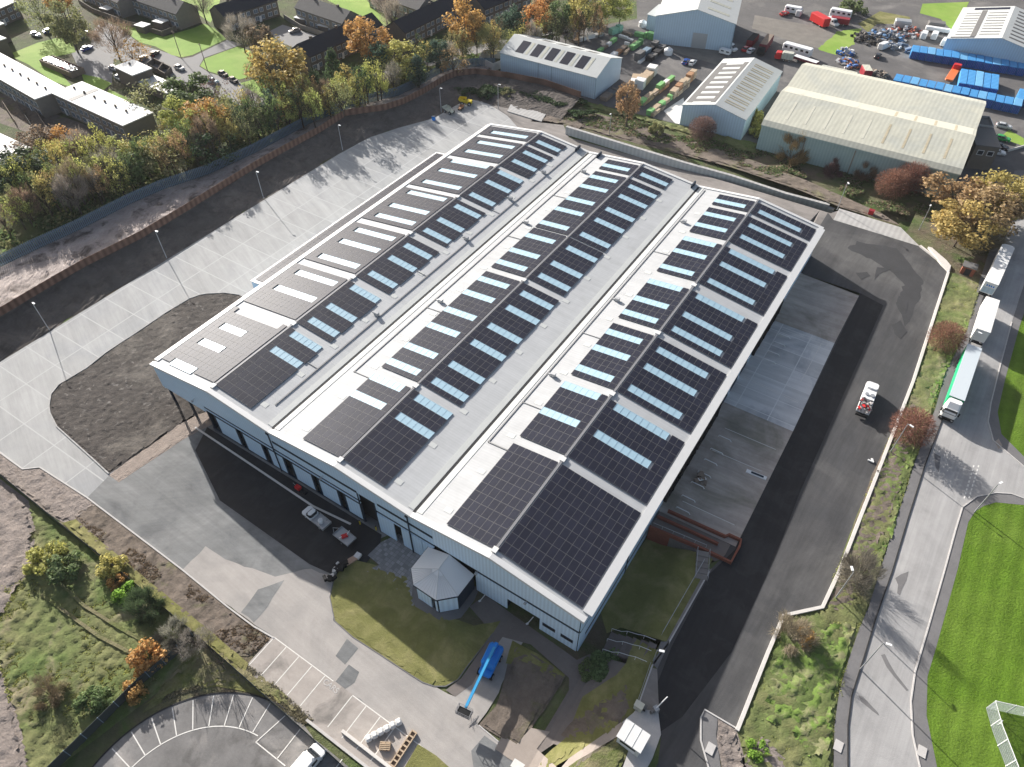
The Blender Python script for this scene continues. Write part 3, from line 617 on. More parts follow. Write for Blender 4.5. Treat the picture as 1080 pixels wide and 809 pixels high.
# retaining wall with stepped end
rw = [P(*p) for p in [(597,141),(636,153),(720,179),(770,193),(827,212),(872,224)]]
c = rw[0]; t = thing('retaining_wall', 'long pale concrete retaining wall behind the service lane', 'wall', (c.x, c.y, 0))
MB().strip([(p.x-c.x, p.y-c.y) for p in rw], .9, -.1, 2.3).build('wall_panel', M['wallcon'], t)
e = rw[-1]-c
MB().rbox((e.x+.6, e.y-.3, .8), (1.6, .9, 1.8), rz=R(-3)).rbox((e.x+1.9, e.y-.4, .45), (1.4, .9, 1.0), rz=R(-3)).build('stepped_end', M['wallcon'], t)
pad = [P2(*p) for p in [(535,118),(541,106),(546,104),(578,117),(571,129)]]
mb = MB().prism(pad, -.05, .25)
tag(mb.build('loading_slab', M['wallcon']), 'small raised grey concrete slab beside the lane at the far corner of the yard', 'slab')
sc = [P2(*p) for p in [(1002,282),(997,276),(990,270),(982,263),(978,262),(992,280),(1000,288)]]
mb = MB().prism(sc, -.05, .5); tag(mb.build('concrete_steps', M['whitecon']), 'pale concrete blocks stepping down at the corner of the east road', 'steps')

# ================================================================== THE WAREHOUSE
US = [0, 16, 30, 44.6, 59.2, 73.2, 88.3]; ZS = [10.4, 12.7, 11.2, 12.7, 11.2, 12.7, 10.4]; LV = 107.4
def zr(u):
    for i in range(6):
        if u <= US[i+1] or i == 5: return ZS[i]+(ZS[i+1]-ZS[i])*(u-US[i])/(US[i+1]-US[i])
wh = thing('warehouse', 'huge white-roofed warehouse with three gabled bays covered in solar panels', 'warehouse')
# roof
for i in range(6):
    a, b = US[i], US[i+1]
    mb = MB(); mb.extr([(a, ZS[i]-.25), (b, ZS[i+1]-.25), (b, ZS[i+1]), (a, ZS[i])], 1, 0, LV)
    mb.build('roof_slope', M['roof'], wh)
def onroof(mb, i, u0, u1, v0, v1, h0, h1, mi=0):
    """box lying on slope i"""
    z = lambda u: ZS[i]+(ZS[i+1]-ZS[i])*(u-US[i])/(US[i+1]-US[i])
    vs = [(u0,v0,z(u0)+h0),(u1,v0,z(u1)+h0),(u1,v1,z(u1)+h0),(u0,v1,z(u0)+h0),(u0,v0,z(u0)+h1),(u1,v0,z(u1)+h1),(u1,v1,z(u1)+h1),(u0,v1,z(u0)+h1)]
    mb.add(vs, [(0,3,2,1),(4,5,6,7),(0,1,5,4),(1,2,6,5),(2,3,7,6),(3,0,4,7)], mi)
for i in (1, 3, 5):   # ridge caps
    mb = MB(); mb.box(US[i]-.2, US[i]+.2, .9, LV-.6, 12.62, 12.86); mb.build('ridge_cap', M['ridge'], wh)
for i in (2, 4):
    mb = MB(); mb.box(US[i]-.22, US[i]+.22, .35, LV-.3, 11.0, 11.26); mb.build('valley_gutter', M['gutter'], wh)
    mb = MB(); onroof(mb, i-1, US[i]-1.3, US[i]-.26, .9, LV-.6, .02, .06); onroof(mb, i, US[i]+.26, US[i]+1.3, .9, LV-.6, .02, .06); mb.build('gutter_flashing', M['greyroof'], wh)
# white verge and eave trims
mb = MB()
for i in range(6):
    onroof(mb, i, US[i], US[i+1], -.32, .55, .015, .16)
mb.build('gable_trim', M['trim'], wh); mb = MB()
for i in range(6): onroof(mb, i, US[i], US[i+1], LV-.6, LV+.15, .015, .16)
mb.build('gable_trim', M['trim'], wh)
mb = MB(); onroof(mb, 0, -.35, .75, 1.0, LV-.6, .02, .18); mb.build('eave_trim', M['trim'], wh)
mb = MB(); onroof(mb, 5, 87.35, 88.75, 1.0, LV-.6, .02, .18); mb.build('eave_trim', M['trim'], wh)
# rooflights and solar arrays
S0 = [(1.8,18.9),(20.9,35.2),(37.3,53.1),(55.2,70.3),(72.0,86.8),(88.2,99.3),(101,106.0)]
S1 = [(1.5,18.9),(20.5,35.0),(36.8,53.0),(55.2,70.0),(71.7,86.2),(87.6,99.0),(100.4,105.6)]
S2 = [(1.5,18.95),(20.7,53.0),(54.7,71.1),(71.6,99.0),(100.5,105.5)]
S4 = [(1.3,19.0),(20.8,35.3),(37.2,53.0),(55.0,69.2),(71.8,86.4),(88.1,99.2),(100.7,105.5)]
RLT = [23.4,28.2,34.8,40.1,46.2,51.2,57.8,62.6,68.8,74.6,81.0,86.0,92.3,97.2,103.4]
SL = [dict(u=(.95,15.45), b=S0, rl=(3.7,14.3), t=[33.7,27.6]+RLT[3:]+[28.0][:0], fr=[(3.5,9.5,3.0),(3.6,9.5,9.3),(3.6,9.6,14.3)]),
      dict(u=(16.35,24.4), b=S1, rl=(17.55,24.0), t=[14.0,18.75]+RLT, fr=[]),
      dict(u=(36.15,44.25), b=S2, rl=(36.25,43.3), t=[14.1,18.85]+RLT[:], fr=[]),
      dict(u=(44.95,53.1), b=S2, rl=(46.15,53.0), t=[13.9,18.75]+RLT[:], fr=[]),
      dict(u=(64.7,72.9), b=S4, rl=(64.75,71.6), t=[28.2,35.2]+RLT[3:], fr=[]),
      dict(u=(73.6,87.15), b=S4, rl=(74.8,84.4), t=[28.2,34.9]+RLT[3:], fr=[])]
SL[0]['t'] = [33.7,27.9]+[40.3,46.6,51.5,58.3,63.1,69.5,75.2,81.4,86.4,92.3,97.6,103.8]
RW = 1.62
for i, S in enumerate(SL):
    rects = [(S['rl'][0], S['rl'][1], t-RW, t) for t in S['t']]+[(a, b, t-RW, t) for a, b, t in S['fr']]
    for (a, b, c, d) in rects:
        mb = MB(); onroof(mb, i, a, b, c+.03, d-.03, .03, .14)
        n = max(1, round((b-a)/1.13))
        for k in range(n+1):
            u = a+(b-a)*k/n; onroof(mb, i, u-.035, u+.035, c+.03, d-.03, .14, .165, 1)
        onroof(mb, i, a-.05, b+.05, c-.02, c+.05, .03, .155, 1); onroof(mb, i, a-.05, b+.05, d-.05, d+.02, .03, .155, 1)
        mb.build('rooflight', [M['skyl'], M['skybar']], wh)
    u0_, u1_ = S['u']; nc = max(1, round((u1_-u0_)/1.135)); pw = (u1_-u0_)/nc
    for (va, vb) in S['b']:
        edges = sorted({va, vb} | {e for (a, b, c, d) in rects for e in (c, d) if va+.3 < e < vb-.3})
        rows = []
        for k in range(len(edges)-1):
            e0, e1 = edges[k], edges[k+1]; n = max(1, round((e1-e0)/1.7))
            if e1-e0 < .6: continue
            rows += [(e0+(e1-e0)*j/n, e0+(e1-e0)*(j+1)/n) for j in range(n)]
        mb = MB()
        for (r0, r1) in rows:
            rm = (r0+r1)/2
            for k in range(nc):
                p0 = u0_+k*pw; p1 = p0+pw; pm = (p0+p1)/2
                if any(a-.35 < pm < b+.35 and c < rm < d for (a, b, c, d) in rects): continue
                if i == 0 and va < 2 and rm > 17.3 and 2.6 < pm < 13.8: continue
                onroof(mb, i, p0+.015, p1-.015, r0+.015, r1-.015, .10, .19, 1)
                onroof(mb, i, p0+.05, p1-.05, r0+.05, r1-.05, .19, .195, 0)
        mb.build('solar_array', [M['panel'], M['panframe']], wh)
# cable trays and small roof boxes
def tray(i, pts, wd=.22):
    mb = MB()
    for (a, b) in zip(pts[:-1], pts[1:]):
        u0, u1 = sorted((a[0], b[0])); v0, v1 = sorted((a[1], b[1]))
        onroof(mb, i, u0-wd/2, u1+wd/2, v0-wd/2, v1+wd/2, .05, .13)
    mb.build('cable_tray', M['greystrip2'], wh)
tray(1, [(26.9,4.5),(26.9,106.0)]); tray(1, [(24.4,14.5),(26.9,14.5)], .1); tray(1, [(24.4,45.5),(26.9,45.5)], .1); tray(1, [(24.4,72),(26.9,72)], .1)
tray(2, [(32.6,17.5),(32.6,106.0)]); tray(2, [(32.6,17.5),(36.2,17.5)], .1); tray(2, [(32.6,38),(36.2,38)], .1); tray(2, [(32.6,66),(36.2,66)], .1); tray(2, [(32.6,85),(36.2,85)], .1)
tray(4, [(61.0,17.4),(61.0,106.0)]); tray(4, [(61.0,17.4),(64.6,17.3)], .12); tray(4, [(61.0,27.5),(64.6,27.5)], .12); tray(4, [(61.0,48),(64.6,48)], .1); tray(4, [(61.0,78),(64.6,78)], .1)
for (i, u, v) in [(1,26.2,31),(1,26.2,60),(1,26.0,92),(1,25.6,78),(2,34.0,40.6),(2,33.8,97.5),(2,33.6,72),(4,62.2,35.4),(4,62.2,59.5),(4,62.3,91)]:
    mb = MB(); onroof(mb, i, u-.35, u+.5, v-.3, v+.3, .12, .75); onroof(mb, i, u-.9, u-.35, v-.12, v+.12, .12, .4); mb.build('roof_unit', M['galv'], wh)
for i, ub in ((1, 24.6), (3, 53.3), (2, 34.2), (4, 62.6)):        # faint walkway pads
    for k in range(12): mb = MB(); onroof(mb, i, ub+.2, ub+1.5, 3+k*8.4, 3.9+k*8.4, .012, .035); mb.build('walkway_pad', M['greyroof'], wh)
mb = MB()
for (i, u, v) in [(0,15.9,1.2),(2,44.5,1.2),(4,73.1,1.2),(0,15.9,19.9),(4,73.1,19.9),(4,73.1,36.2),(4,73.1,54.1),(2,44.5,19.8),(2,44.5,53.8),(0,15.9,36.2),(0,15.9,54.1),(0,15.9,71),(4,73.1,70.5)]:
    mb.box(u-.3, u+.5, v-.45, v+.45, 12.7, 12.93)
mb.build('ridge_end_cap', M['trim'], wh)
# front wall: upper cladding with gable top, split at the canopy
def frontpoly(a, b, zb, m, name, y0=.02, y1=.18, off=.05):
    us = [a]+[u for u in US if a < u < b]+[b]
    prof = [(a, zb)]+[(b, zb)]+[(u, zr(u)-off) for u in us[::-1]]
    MB().extr(prof, 1, y0, y1).build(name, m, wh)
frontpoly(.1, 11.8, 4.6, M['clad'], 'wall_cladding')
frontpoly(11.8, 48.2, 6.25, M['clad'], 'wall_cladding')
frontpoly(48.2, 51.4, 8.1, M['clad'], 'wall_cladding')
frontpoly(51.4, 62.8, 6.25, M['clad'], 'wall_cladding')
frontpoly(62.8, 87.6, 6.35, M['clad2'], 'wall_cladding')
MB().extr([(u, zr(u)-.3) for u in US]+[(u, zr(u)+.0) for u in US[::-1]], 1, -.34, -.25).build('gable_fascia', M['trim'], wh)
MB().box(.4, 87.2, 1.3, LV-.4, 0, 10.0).build('inner_wall', M['interior'], wh) if False else None
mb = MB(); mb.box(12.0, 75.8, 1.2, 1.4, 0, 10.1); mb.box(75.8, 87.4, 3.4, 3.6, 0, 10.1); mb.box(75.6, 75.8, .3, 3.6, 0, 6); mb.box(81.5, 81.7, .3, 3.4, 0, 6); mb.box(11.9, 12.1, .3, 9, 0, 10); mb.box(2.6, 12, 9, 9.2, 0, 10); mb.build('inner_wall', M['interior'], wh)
def ub(name, x0, x1, z0, z1, m, y0=.02, y1=.18): MB().box(x0, x1, y0, y1, z0, z1).build(name, m, wh)
ub('window_band', 11.8, 48.1, 5.66, 6.22, M['darkblue'], .10, .25); ub('window_band', 51.5, 62.8, 5.66, 6.22, M['darkblue'], .10, .25); ub('window_band', 70.3, 87.6, 5.75, 6.3, M['darkblue'], .06, .22)
ub('window_strip', 29.6, 48.0, 8.0, 8.55, M['darkblue'], -.03, .015); ub('window_strip', 52.2, 62.8, 8.0, 8.55, M['darkblue'], -.03, .015)
ub('lintel', 11.8, 48.2, 5.3, 5.63, M['clad']); ub('lintel', 51.4, 62.8, 5.35, 5.63, M['clad'])
for (a, b) in [(14.3,19.6),(21.1,25.9),(27.3,31.0),(33.0,37.5),(39.0,43.2),(44.8,48.1)]:
    a += .15; b -= .1
    d = MB().box(a, b, -.02, .12, .5, 4.95).build('loading_door', M['clad'], wh)
    mb = MB().box(a-.42, a, -.06, .14, .3, 5.0).box(b, b+.42, -.06, .14, .3, 5.0).box(a-.42, b+.42, -.06, .14, 5.0, 5.3); mb.build('door_frame', M['darkblue'], d)
ub('plinth', 11.8, 48.2, 0, .5, M['darkblue'], .0, .16)
for (a, b, z) in [(51.5,54.9,5.3),(56.4,58.0,5.3),(58.4,60.4,5.3),(60.5,62.6,5.3)]: MB().box(a, b, -.02, .12, .25, z).build('wall_panel', M['clad'], wh)
ub('lower_wall', 70.4, 75.9, .2, 5.7, M['clad2']); ub('lower_wall', 75.9, 81.5, 3.3, 5.7, M['clad2']); ub('lower_wall', 81.5, 87.6, 0, 5.7, M['clad2'])
for (a, b) in [(82.0,84.1),(85.0,87.0)]:
    f = MB().box(a, b, -.04, .015, 1.9, 2.75).build('window', M['darkblue'], wh); MB().box(a+.1, b-.1, -.06, -.042, 2.0, 2.65).build('window_pane', M['glass'], f)
for u in (29.3, 58.3):
    MB().tube((u, -.12, .1), (u, -.12, 10.3), .10, n=8).box(u-.22, u+.22, -.34, -.02, 10.2, 10.6).build('downpipe', M['darkblue'], wh)
for (a, z0, z1) in [(48.05,0,8.1),(51.5,0,8.1)]: MB().box(a-.1, a+.1, -.06, .2, z0, z1).build('opening_frame', M['darkblue'], wh)
for u in (1.5, 7.0, 12.0): MB().box(u-.17, u+.17, .1, .45, 0, 4.7 if u > 1 else 4.7).build('corner_post', M['darkblue'], wh)
MB().box(.1, .26, .2, LV, 3.9, 10.2).build('side_cladding', M['clady'], wh)
mb = MB()
for v in range(8, 107, 6): mb.box(.1, .4, v, v+.3, 0, 4)
mb.build('side_posts', M['darkblue'], wh)
MB().box(2.5, 2.7, 9, LV-.3, 0, 4.5).build('side_inner_wall', M['clady'], wh)
for (u, v) in [(10.0,-.3),(40.6,-.3),(70.9,-.25),(79.3,-.25)]:
    MB().tube((u, 0, 7.1 if u < 60 else 6.6), (u, v-.2, 7.0 if u < 60 else 6.5), .05).box(u-.2, u+.2, v-.45, v-.1, 6.85 if u < 60 else 6.35, 7.05 if u < 60 else 6.55).build('wall_light', M['galv'], wh)
# east wall (recessed under the eave)
EX = 87.85
mb = MB(); mb.box(EX-.15, EX, .2, LV-.2, 6.3, 10.15); mb.build('side_cladding', M['clady'], wh)
MB().box(EX-.12, EX-.04, .2, 24, 5.8, 6.28).build('window_band', M['darkblue'], wh)
MB().box(EX-.15, EX, .2, 24, 0, 5.75).build('side_lower_wall', M['clady'], wh)
MB().box(EX-.15, EX-.02, 24, LV-.2, 0, 6.28).build('side_lower_wall', M['clady'], wh)
MB().box(EX-.02, EX+.02, 2, 22, 2.0, 2.8).build('side_window', M['darkblue'], wh)
MB().box(EX+.02, EX+.12, 14.7, 14.9, 0, 10.1).build('downpipe', M['darkblue'], wh)
for v in (29.0, 31.8, 35.3, 38.0, 41.8, 44.6, 48.0, 69.4, 72.4, 75.0, 78.4, 81.2):
    d = MB(); d.box(EX+.02, EX+.6, v-1.5, v-1.15, 3.9, 7.4).box(EX+.02, EX+.6, v+1.15, v+1.5, 3.9, 7.4).box(EX+.02, EX+.6, v-1.5, v+1.5, 7.4, 7.8)
    d = d.build('dock_shelter', M['black'], wh)
    MB().box(EX-.01, EX+.06, v-1.1, v+1.1, 3.9, 7.35).build('dock_door', M['galv'], d)
    MB().box(EX+.06, EX+.5, v-1.3, v+1.3, 3.6, 3.9).build('dock_leveller', M['black'], d)
mb = MB()
for v in (52, 57, 62): mb.box(EX, EX+.05, v, v+3.6, 3, 7.6)
mb.build('roller_door', M['darkblue'], wh)
# back wall
MB().extr([(u, 0) for u in (US[0]+.1, US[-1]-.8)]+[(min(u, US[-1]-.8), zr(min(u, US[-1]-.8))-.26) for u in US[::-1]], 1, LV-.3, LV-.15).build('back_wall', M['clad'], wh)
mb = MB(); mb.box(27, 27.3, LV-2.2, LV+.1, 11.4, 12.3); mb.box(33, 33.3, LV-2.2, LV+.1, 11.4, 12.3); mb.box(57.8, 58.1, LV-2.2, LV+.1, 11.2, 12.2); mb.build('gutter_outlet', M['darkblue'], wh)
# lean-to with its own row of panels along the far eave
ext = thing('lean_to', 'narrow lean-to roof with one row of solar panels along the far eave of the warehouse', 'lean-to', (-2, 57.5, 0))
MB().extr([(-1.55, 9.75), (1.6, 10.1), (1.6, 10.3), (-1.55, 9.95)], 1, -31, 31).build('roof', M['trim'], ext)
MB().box(-1.4, -1.25, -30.8, 30.8, 0, 9.75).box(-1.4, 1.8, -30.9, -30.75, 0, 9.75).build('wall', M['clad'], ext)
mb = MB()
for k in range(35):
    v = -30.2+k*1.73
    for a in (-.95, .25):
        za = lambda u: 9.96+(u+1.55)*.111
        mb.add([(a,v,za(a)+.1),(a+1.15,v,za(a+1.15)+.1),(a+1.15,v+1.68,za(a+1.15)+.1),(a,v+1.68,za(a)+.1)], [(0,1,2,3)], 0)
mb.build('solar_array', M['panel'], ext)
# reception block with faceted canopy roof
rc = thing('reception_block', 'low octagonal-ended reception block with ribbed metal roof on the warehouse front', 'entrance building', (65.8, 0, 0))
ev = [(-4.15,0),(-4.05,-4.3),(-2.1,-6.2),(2.1,-6.3),(4.35,-4.1),(4.4,0)]; ap = (0,-2.7,6.15); rg = (0,-.05,6.3); ze_ = 4.7
vs = [(x, y if y else -.05, ze_) for x, y in ev]+[ap, rg]
MB().add(vs, [(0,1,6,7),(1,2,6),(2,3,6),(3,4,6),(4,5,7,6)]).add([(x, y if y else -.05, ze_-.12) for x, y in ev], [(5,4,3,2,1,0)]).build('roof', M['white'], rc)
mb = MB()
for (x, y) in ev[1:5]: mb.tube((x, y, ze_+.02), ap, .06, n=5)
mb.tube(ap, rg, .06, n=5)
for a, b in ((1,2),(2,3),(3,4)):
    for k in range(1, 7):
        t = k/7; x = ev[a][0]*(1-t)+ev[b][0]*t; y = ev[a][1]*(1-t)+ev[b][1]*t; mb.tube((x, y, ze_+.02), (x+(ap[0]-x)*.75, y+(ap[1]-y)*.75, ze_+(ap[2]-ze_)*.75+.02), .03, n=4)
mb.build('roof_rib', M['trim'], rc)
sc_ = .93; wl = [(x*sc_, y*sc_) for x, y in ev]
mb = MB(); mb.strip([wl[0], wl[1], wl[2], (wl[2][0]+2.6, wl[2][1]-.06)], .15, .1, ze_-.1); mb.strip([(wl[3][0]-.5, wl[3][1]), wl[3], wl[4]], .15, .1, ze_-.1); mb.build('wall', M['clad2'], rc)
MB().strip([wl[4], wl[5]], .15, .1, ze_-.1).build('side_wall', M['darkblue'], rc)
MB().strip([(wl[2][0]+2.6, wl[2][1]+.1), (wl[3][0]-.5, wl[3][1]+.1)], .1, .1, ze_-.15).build('entrance_door', M['glass'], rc)
MB().tube((wl[3][0], wl[3][1], 0), (wl[3][0], wl[3][1], ze_-.1), .14).tube((wl[4][0], wl[4][1], 0), (wl[4][0], wl[4][1], ze_-.1), .1).build('corner_post', M['darkblue'], rc)
MB().strip([ev[0],ev[1],ev[2],ev[3],ev[4]], .14, ze_-.28, ze_-.03).build('eave_gutter', M['darkblue'], rc)
# brick ramp at the docks
rp = thing('brick_ramp', 'red brick walled ramp with a turning landing beside the loading docks', 'ramp', (88.05, 22.2, 0))
MB().strip([(0,0.1),(7.6,.9),(9.6,1.0),(13.0,1.1),(13.1,4.4),(12.9,5.6),(11.0,5.5),(10.6,4.9),(1.2,4.4)], .32, 0, 3.7).build('outer_wall', M['redbrick'], rp)
MB().strip([(0.2,2.6),(5,2.9),(10.2,3.1)], .32, 0, 3.6).build('middle_wall', M['redbrick'], rp)
MB().box(0,13,.3,4.3,.0,2.95).build('ramp_floor', M['path'], rp)
mb = MB()
for (a, b) in [((0.2,.1),(8.9,.95))]:
    mb.tube((*a,4.9), (*b,4.9), .03)
    for k in range(6): x = a[0]+(b[0]-a[0])*k/5; y = a[1]+(b[1]-a[1])*k/5; mb.tube((x,y,4.1),(x,y,4.9),.03)
mb.build('handrail', M['galv'], rp)
st = thing('ramp_steps', 'short flight of steps with two handrails below the brick ramp', 'steps', (96.6, 24.6, 0), R(-70))
mb = MB()
for k in range(5): mb.box(k*.9, (k+1)*.9, -.9, .9, 0, .7-.13*k)
mb.build('tread', M['lane'], st); mb = MB()
for y in (-.9, .9):
    mb.tube((0,y,1.7),(4.6,y,1.0),.035)
    for x in (0,2.3,4.6): mb.tube((x,y,0),(x,y,1.7-.15*x),.03)
mb.build('handrail', M['galv'], st)
# wheel guides
wg = None
for k, (v, x) in enumerate([(30.2,90.8),(32.9,90.6),(36.3,90.8),(39.0,90.9),(42.1,90.8),(44.9,90.8),(48.5,90.9),(72.2,91.0),(74.8,90.9),(78.1,91.0),(81.0,91.1)]):
    if wg is None:
        wg = thing('wheel_guide', '', 'guide rail', (x, v, 0))
        MB().tube((-1.1,0,.05),(-1.0,0,.42),.07).tube((-1.0,0,.42),(1.0,0,.42),.07).tube((1.0,0,.42),(1.25,0,.05),.07).build('rail', M['white'], wg)
        r = wg
    else: r = dup(wg, (x, v, 0), 0, '')
    r['label'] = f'{ORD[k]} white tubular wheel guide on the dock apron counting from the brick ramp'
    r['group'] = 'wheel guides in front of the loading docks'
# kit on the apron
o = thing('dock_plate', 'white and blue rectangular plate lying on the dock apron near the new tarmac', 'plate', P(797.5, 501, 0), R(4))
MB().box(-1.7,1.7,-.35,.35,.02,.22).build('base', M['white'], o); MB().box(-.9,1.2,-.18,.18,.22,.3).build('inset', M['darkblue'], o)
o = thing('debris_heap', 'small heap of brown boxes and boards by a wheel guide', 'rubbish', P(740, 507, 0))
mb = MB()
for k in range(9): mb.rbox((random.uniform(-.9,.9), random.uniform(-1.2,1.2), .25+random.random()*.3), (random.uniform(.4,1.2), random.uniform(.3,.6), .4), rz=random.random()*3)
mb.build('boxes', M['oldwood'], o)
MB().rbox((0,0,.5),(1.6,.5,.1),rz=1,ry=.3).build('board', M['white'], o)

# ================================================================== TREES
def crown_mesh(seed, n, kind='round', leaf=.06, clumps=22):
    rnd = random.Random(seed); mb = MB(); cl = []
    for k in range(clumps):
        while True:
            x, y, z = (rnd.uniform(-1, 1) for _ in range(3)); r = math.sqrt(x*x+y*y+z*z)
            if r < 1: break
        if kind != 'airy': s = (.35+.65*r)/max(r, .01)*.85; s = min(s, .8/max(r,.01))
        else: s = 1
        x, y, z = x*s, y*s, z*s
        if kind == 'cone': x *= (1-(z+1)/2)*1.1+.12; y *= (1-(z+1)/2)*1.1+.12
        if kind == 'bush': z = abs(z)*1.1-.5
        cl.append((x, y, z, rnd.uniform(.20, .40)))
    for k in range(n):
        x, y, z, r = cl[rnd.randrange(clumps)]
        d = Vector((rnd.gauss(0,1), rnd.gauss(0,1), rnd.gauss(0,1))).normalized()*r*rnd.random()**.4
        c = Vector((x, y, z))+d*Vector((1,1,.85)).length/1.65
        nrm = (d.normalized()*.8+Vector((rnd.gauss(0,.6), rnd.gauss(0,.6), rnd.gauss(.3,.6)))).normalized()
        a = nrm.orthogonal().normalized(); a = Matrix.Rotation(rnd.random()*6.28, 3, nrm) @ a; b = nrm.cross(a)
        s = leaf*rnd.uniform(.6, 1.5)
        if kind == 'twig':
            up = (Vector((x, y, z+1.1)).normalized()+Vector((rnd.gauss(0,.35), rnd.gauss(0,.35), rnd.gauss(0,.35)))).normalized()
            b = up.orthogonal().normalized(); mb.add([c-b*s*.09, c+b*s*.09, c+up*s*3.4], [(0,1,2)])
        else:
            mb.add([c-a*s, c-b*s*.8, c+a*s, c+b*s*.8], [(0,1,2,3)])
    return mb.mesh('crown', M['leaf'])
def ball_mesh(seed):
    rnd = random.Random(seed); mb = MB()
    for k in range(6500):
        d = Vector((rnd.gauss(0,1), rnd.gauss(0,1), rnd.gauss(.25,1))).normalized(); r = .97*rnd.random()**.45*(1+.10*noise.noise(d*2.5+Vector((seed,0,0))))
        c = d*r; c.z *= .95
        if c.z < -.65: continue
        up = (d+Vector((rnd.gauss(0,.3), rnd.gauss(0,.3), rnd.gauss(0,.3)))).normalized(); b = up.orthogonal().normalized(); b = Matrix.Rotation(rnd.random()*6.28, 3, up) @ b
        mb.add([c-b*.011, c+b*.011, c+up*.16], [(0,1,2)])
    return mb.mesh('crown', M['leaf'])
def trunk_mesh(seed, kind):
    rnd = random.Random(seed); mb = MB()
    # unit: from z=0 to z=1 (top of crown), trunk to .45
    p = Vector((0,0,-.02)); top = Vector((rnd.uniform(-.02,.02), rnd.uniform(-.02,.02), .42))
    mb.tube(p, top, .022, .013, 7)
    nb = 9 if kind != 'cone' else 3
    for k in range(nb):
        a = 6.28*k/nb+rnd.random()*.6; z0 = rnd.uniform(.22,.44); st_ = Vector((top.x*z0/.42, top.y*z0/.42, z0))
        rr = rnd.uniform(.12,.27); e = Vector((math.cos(a)*rr, math.sin(a)*rr, rnd.uniform(.55,.92)))
        m_ = st_.lerp(e, .5)+Vector((rnd.uniform(-.03,.03), rnd.uniform(-.03,.03), -.02))
        mb.tube(st_, m_, .010, .007, 5, cap=False); mb.tube(m_, e, .007, .003, 5, cap=False)
        for j in range(3):
            q_ = m_.lerp(e, rnd.random()); mb.tube(q_, q_+Vector((rnd.uniform(-.12,.12), rnd.uniform(-.12,.12), rnd.uniform(.03,.14))), .004, .0015, 4, cap=False)
    mb.tube(top, (top.x, top.y, .9), .012, .003, 5)
    return mb.mesh('trunk', M['bark'])
CR = {'round': [crown_mesh(s, 3000, 'round', .050, 30) for s in (1,2,3,4)],
      'airy': [crown_mesh(s, 1100, 'airy', .045, 26) for s in (5,6,7)],
      'bare': [crown_mesh(s, 2400, 'twig', .075, 26) for s in (8,9,10)],
      'cone': [crown_mesh(s, 1900, 'cone', .055, 26) for s in (11,12)],
      'bush': [crown_mesh(s, 1700, 'bush', .065, 16) for s in (13,14,15)],
      'twigbush': [crown_mesh(s, 3600, 'twig', .10, 18) for s in (16,17)], 'ball': [ball_mesh(s) for s in (18,19)]}
TR = {k: [trunk_mesh(s, k) for s in (1,2,3)] for k in ('round','cone')}
PAL = dict(orange=(.52,.31,.11), amber=(.44,.37,.13), yellow=(.43,.41,.13), lime=(.40,.42,.13), green=(.14,.19,.075), dark=(.07,.105,.05), pine=(.08,.125,.085),
           olive=(.26,.26,.12), brown=(.25,.19,.13), grey=(.27,.245,.205), rust=(.36,.25,.13), russet=(.26,.135,.10), purple=(.17,.11,.10), straw=(.30,.27,.18), bright=(.24,.38,.06))
_tn = [0]
def tree(px, py, h, r, col, kind, label, cat='tree', group=None, name=None, base=None, z=0.0):
    """px, py: middle of the crown in the photograph"""
    bush = kind in ('bush', 'twigbush', 'ball')
    if base is None:
        q_ = P(px, py, z+(h*.45 if bush else h*.62))
    else: q_ = Vector((base[0], base[1], 0))
    _tn[0] += 1; k = _tn[0]; rnd = random.Random(k*31)
    t = thing(name or ('bush' if bush else ('conifer' if kind == 'cone' else 'broadleaf_tree')), label, cat, (q_.x, q_.y, z), rnd.random()*6.28, group)
    cm = CR[kind][k % len(CR[kind])]
    c = bpy.data.objects.new('crown', cm); COL.objects.link(c); c.parent = t
    if bush: c.location.z = h*(.5 if kind == 'ball' else .40); c.scale = (r, r, h*(.55 if kind == 'ball' else .62))
    else:
        hz = h*.40 if kind != 'cone' else h*.46; c.location.z = h-hz*1.0; c.scale = (r, r, hz)
    cc_ = PAL[col]; j = lambda v: v*rnd.uniform(.95, 1.06)
    c.color = (j(cc_[0]), j(cc_[1]), cc_[2], 1)
    if not bush:
        g = bpy.data.objects.new('trunk', TR['cone' if kind == 'cone' else 'round'][k % 3]); COL.objects.link(g); g.parent = t; g.scale = (h*.9, h*.9, h*.97)
    else:
        mb = MB()
        for a in range(7): mb.tube((0,0,-.1), (math.cos(a*.9)*r*.45, math.sin(a*.9)*r*.45, h*.55), .06, .02, 4)
        mb.build('stem', M['bark'], t)
    return t
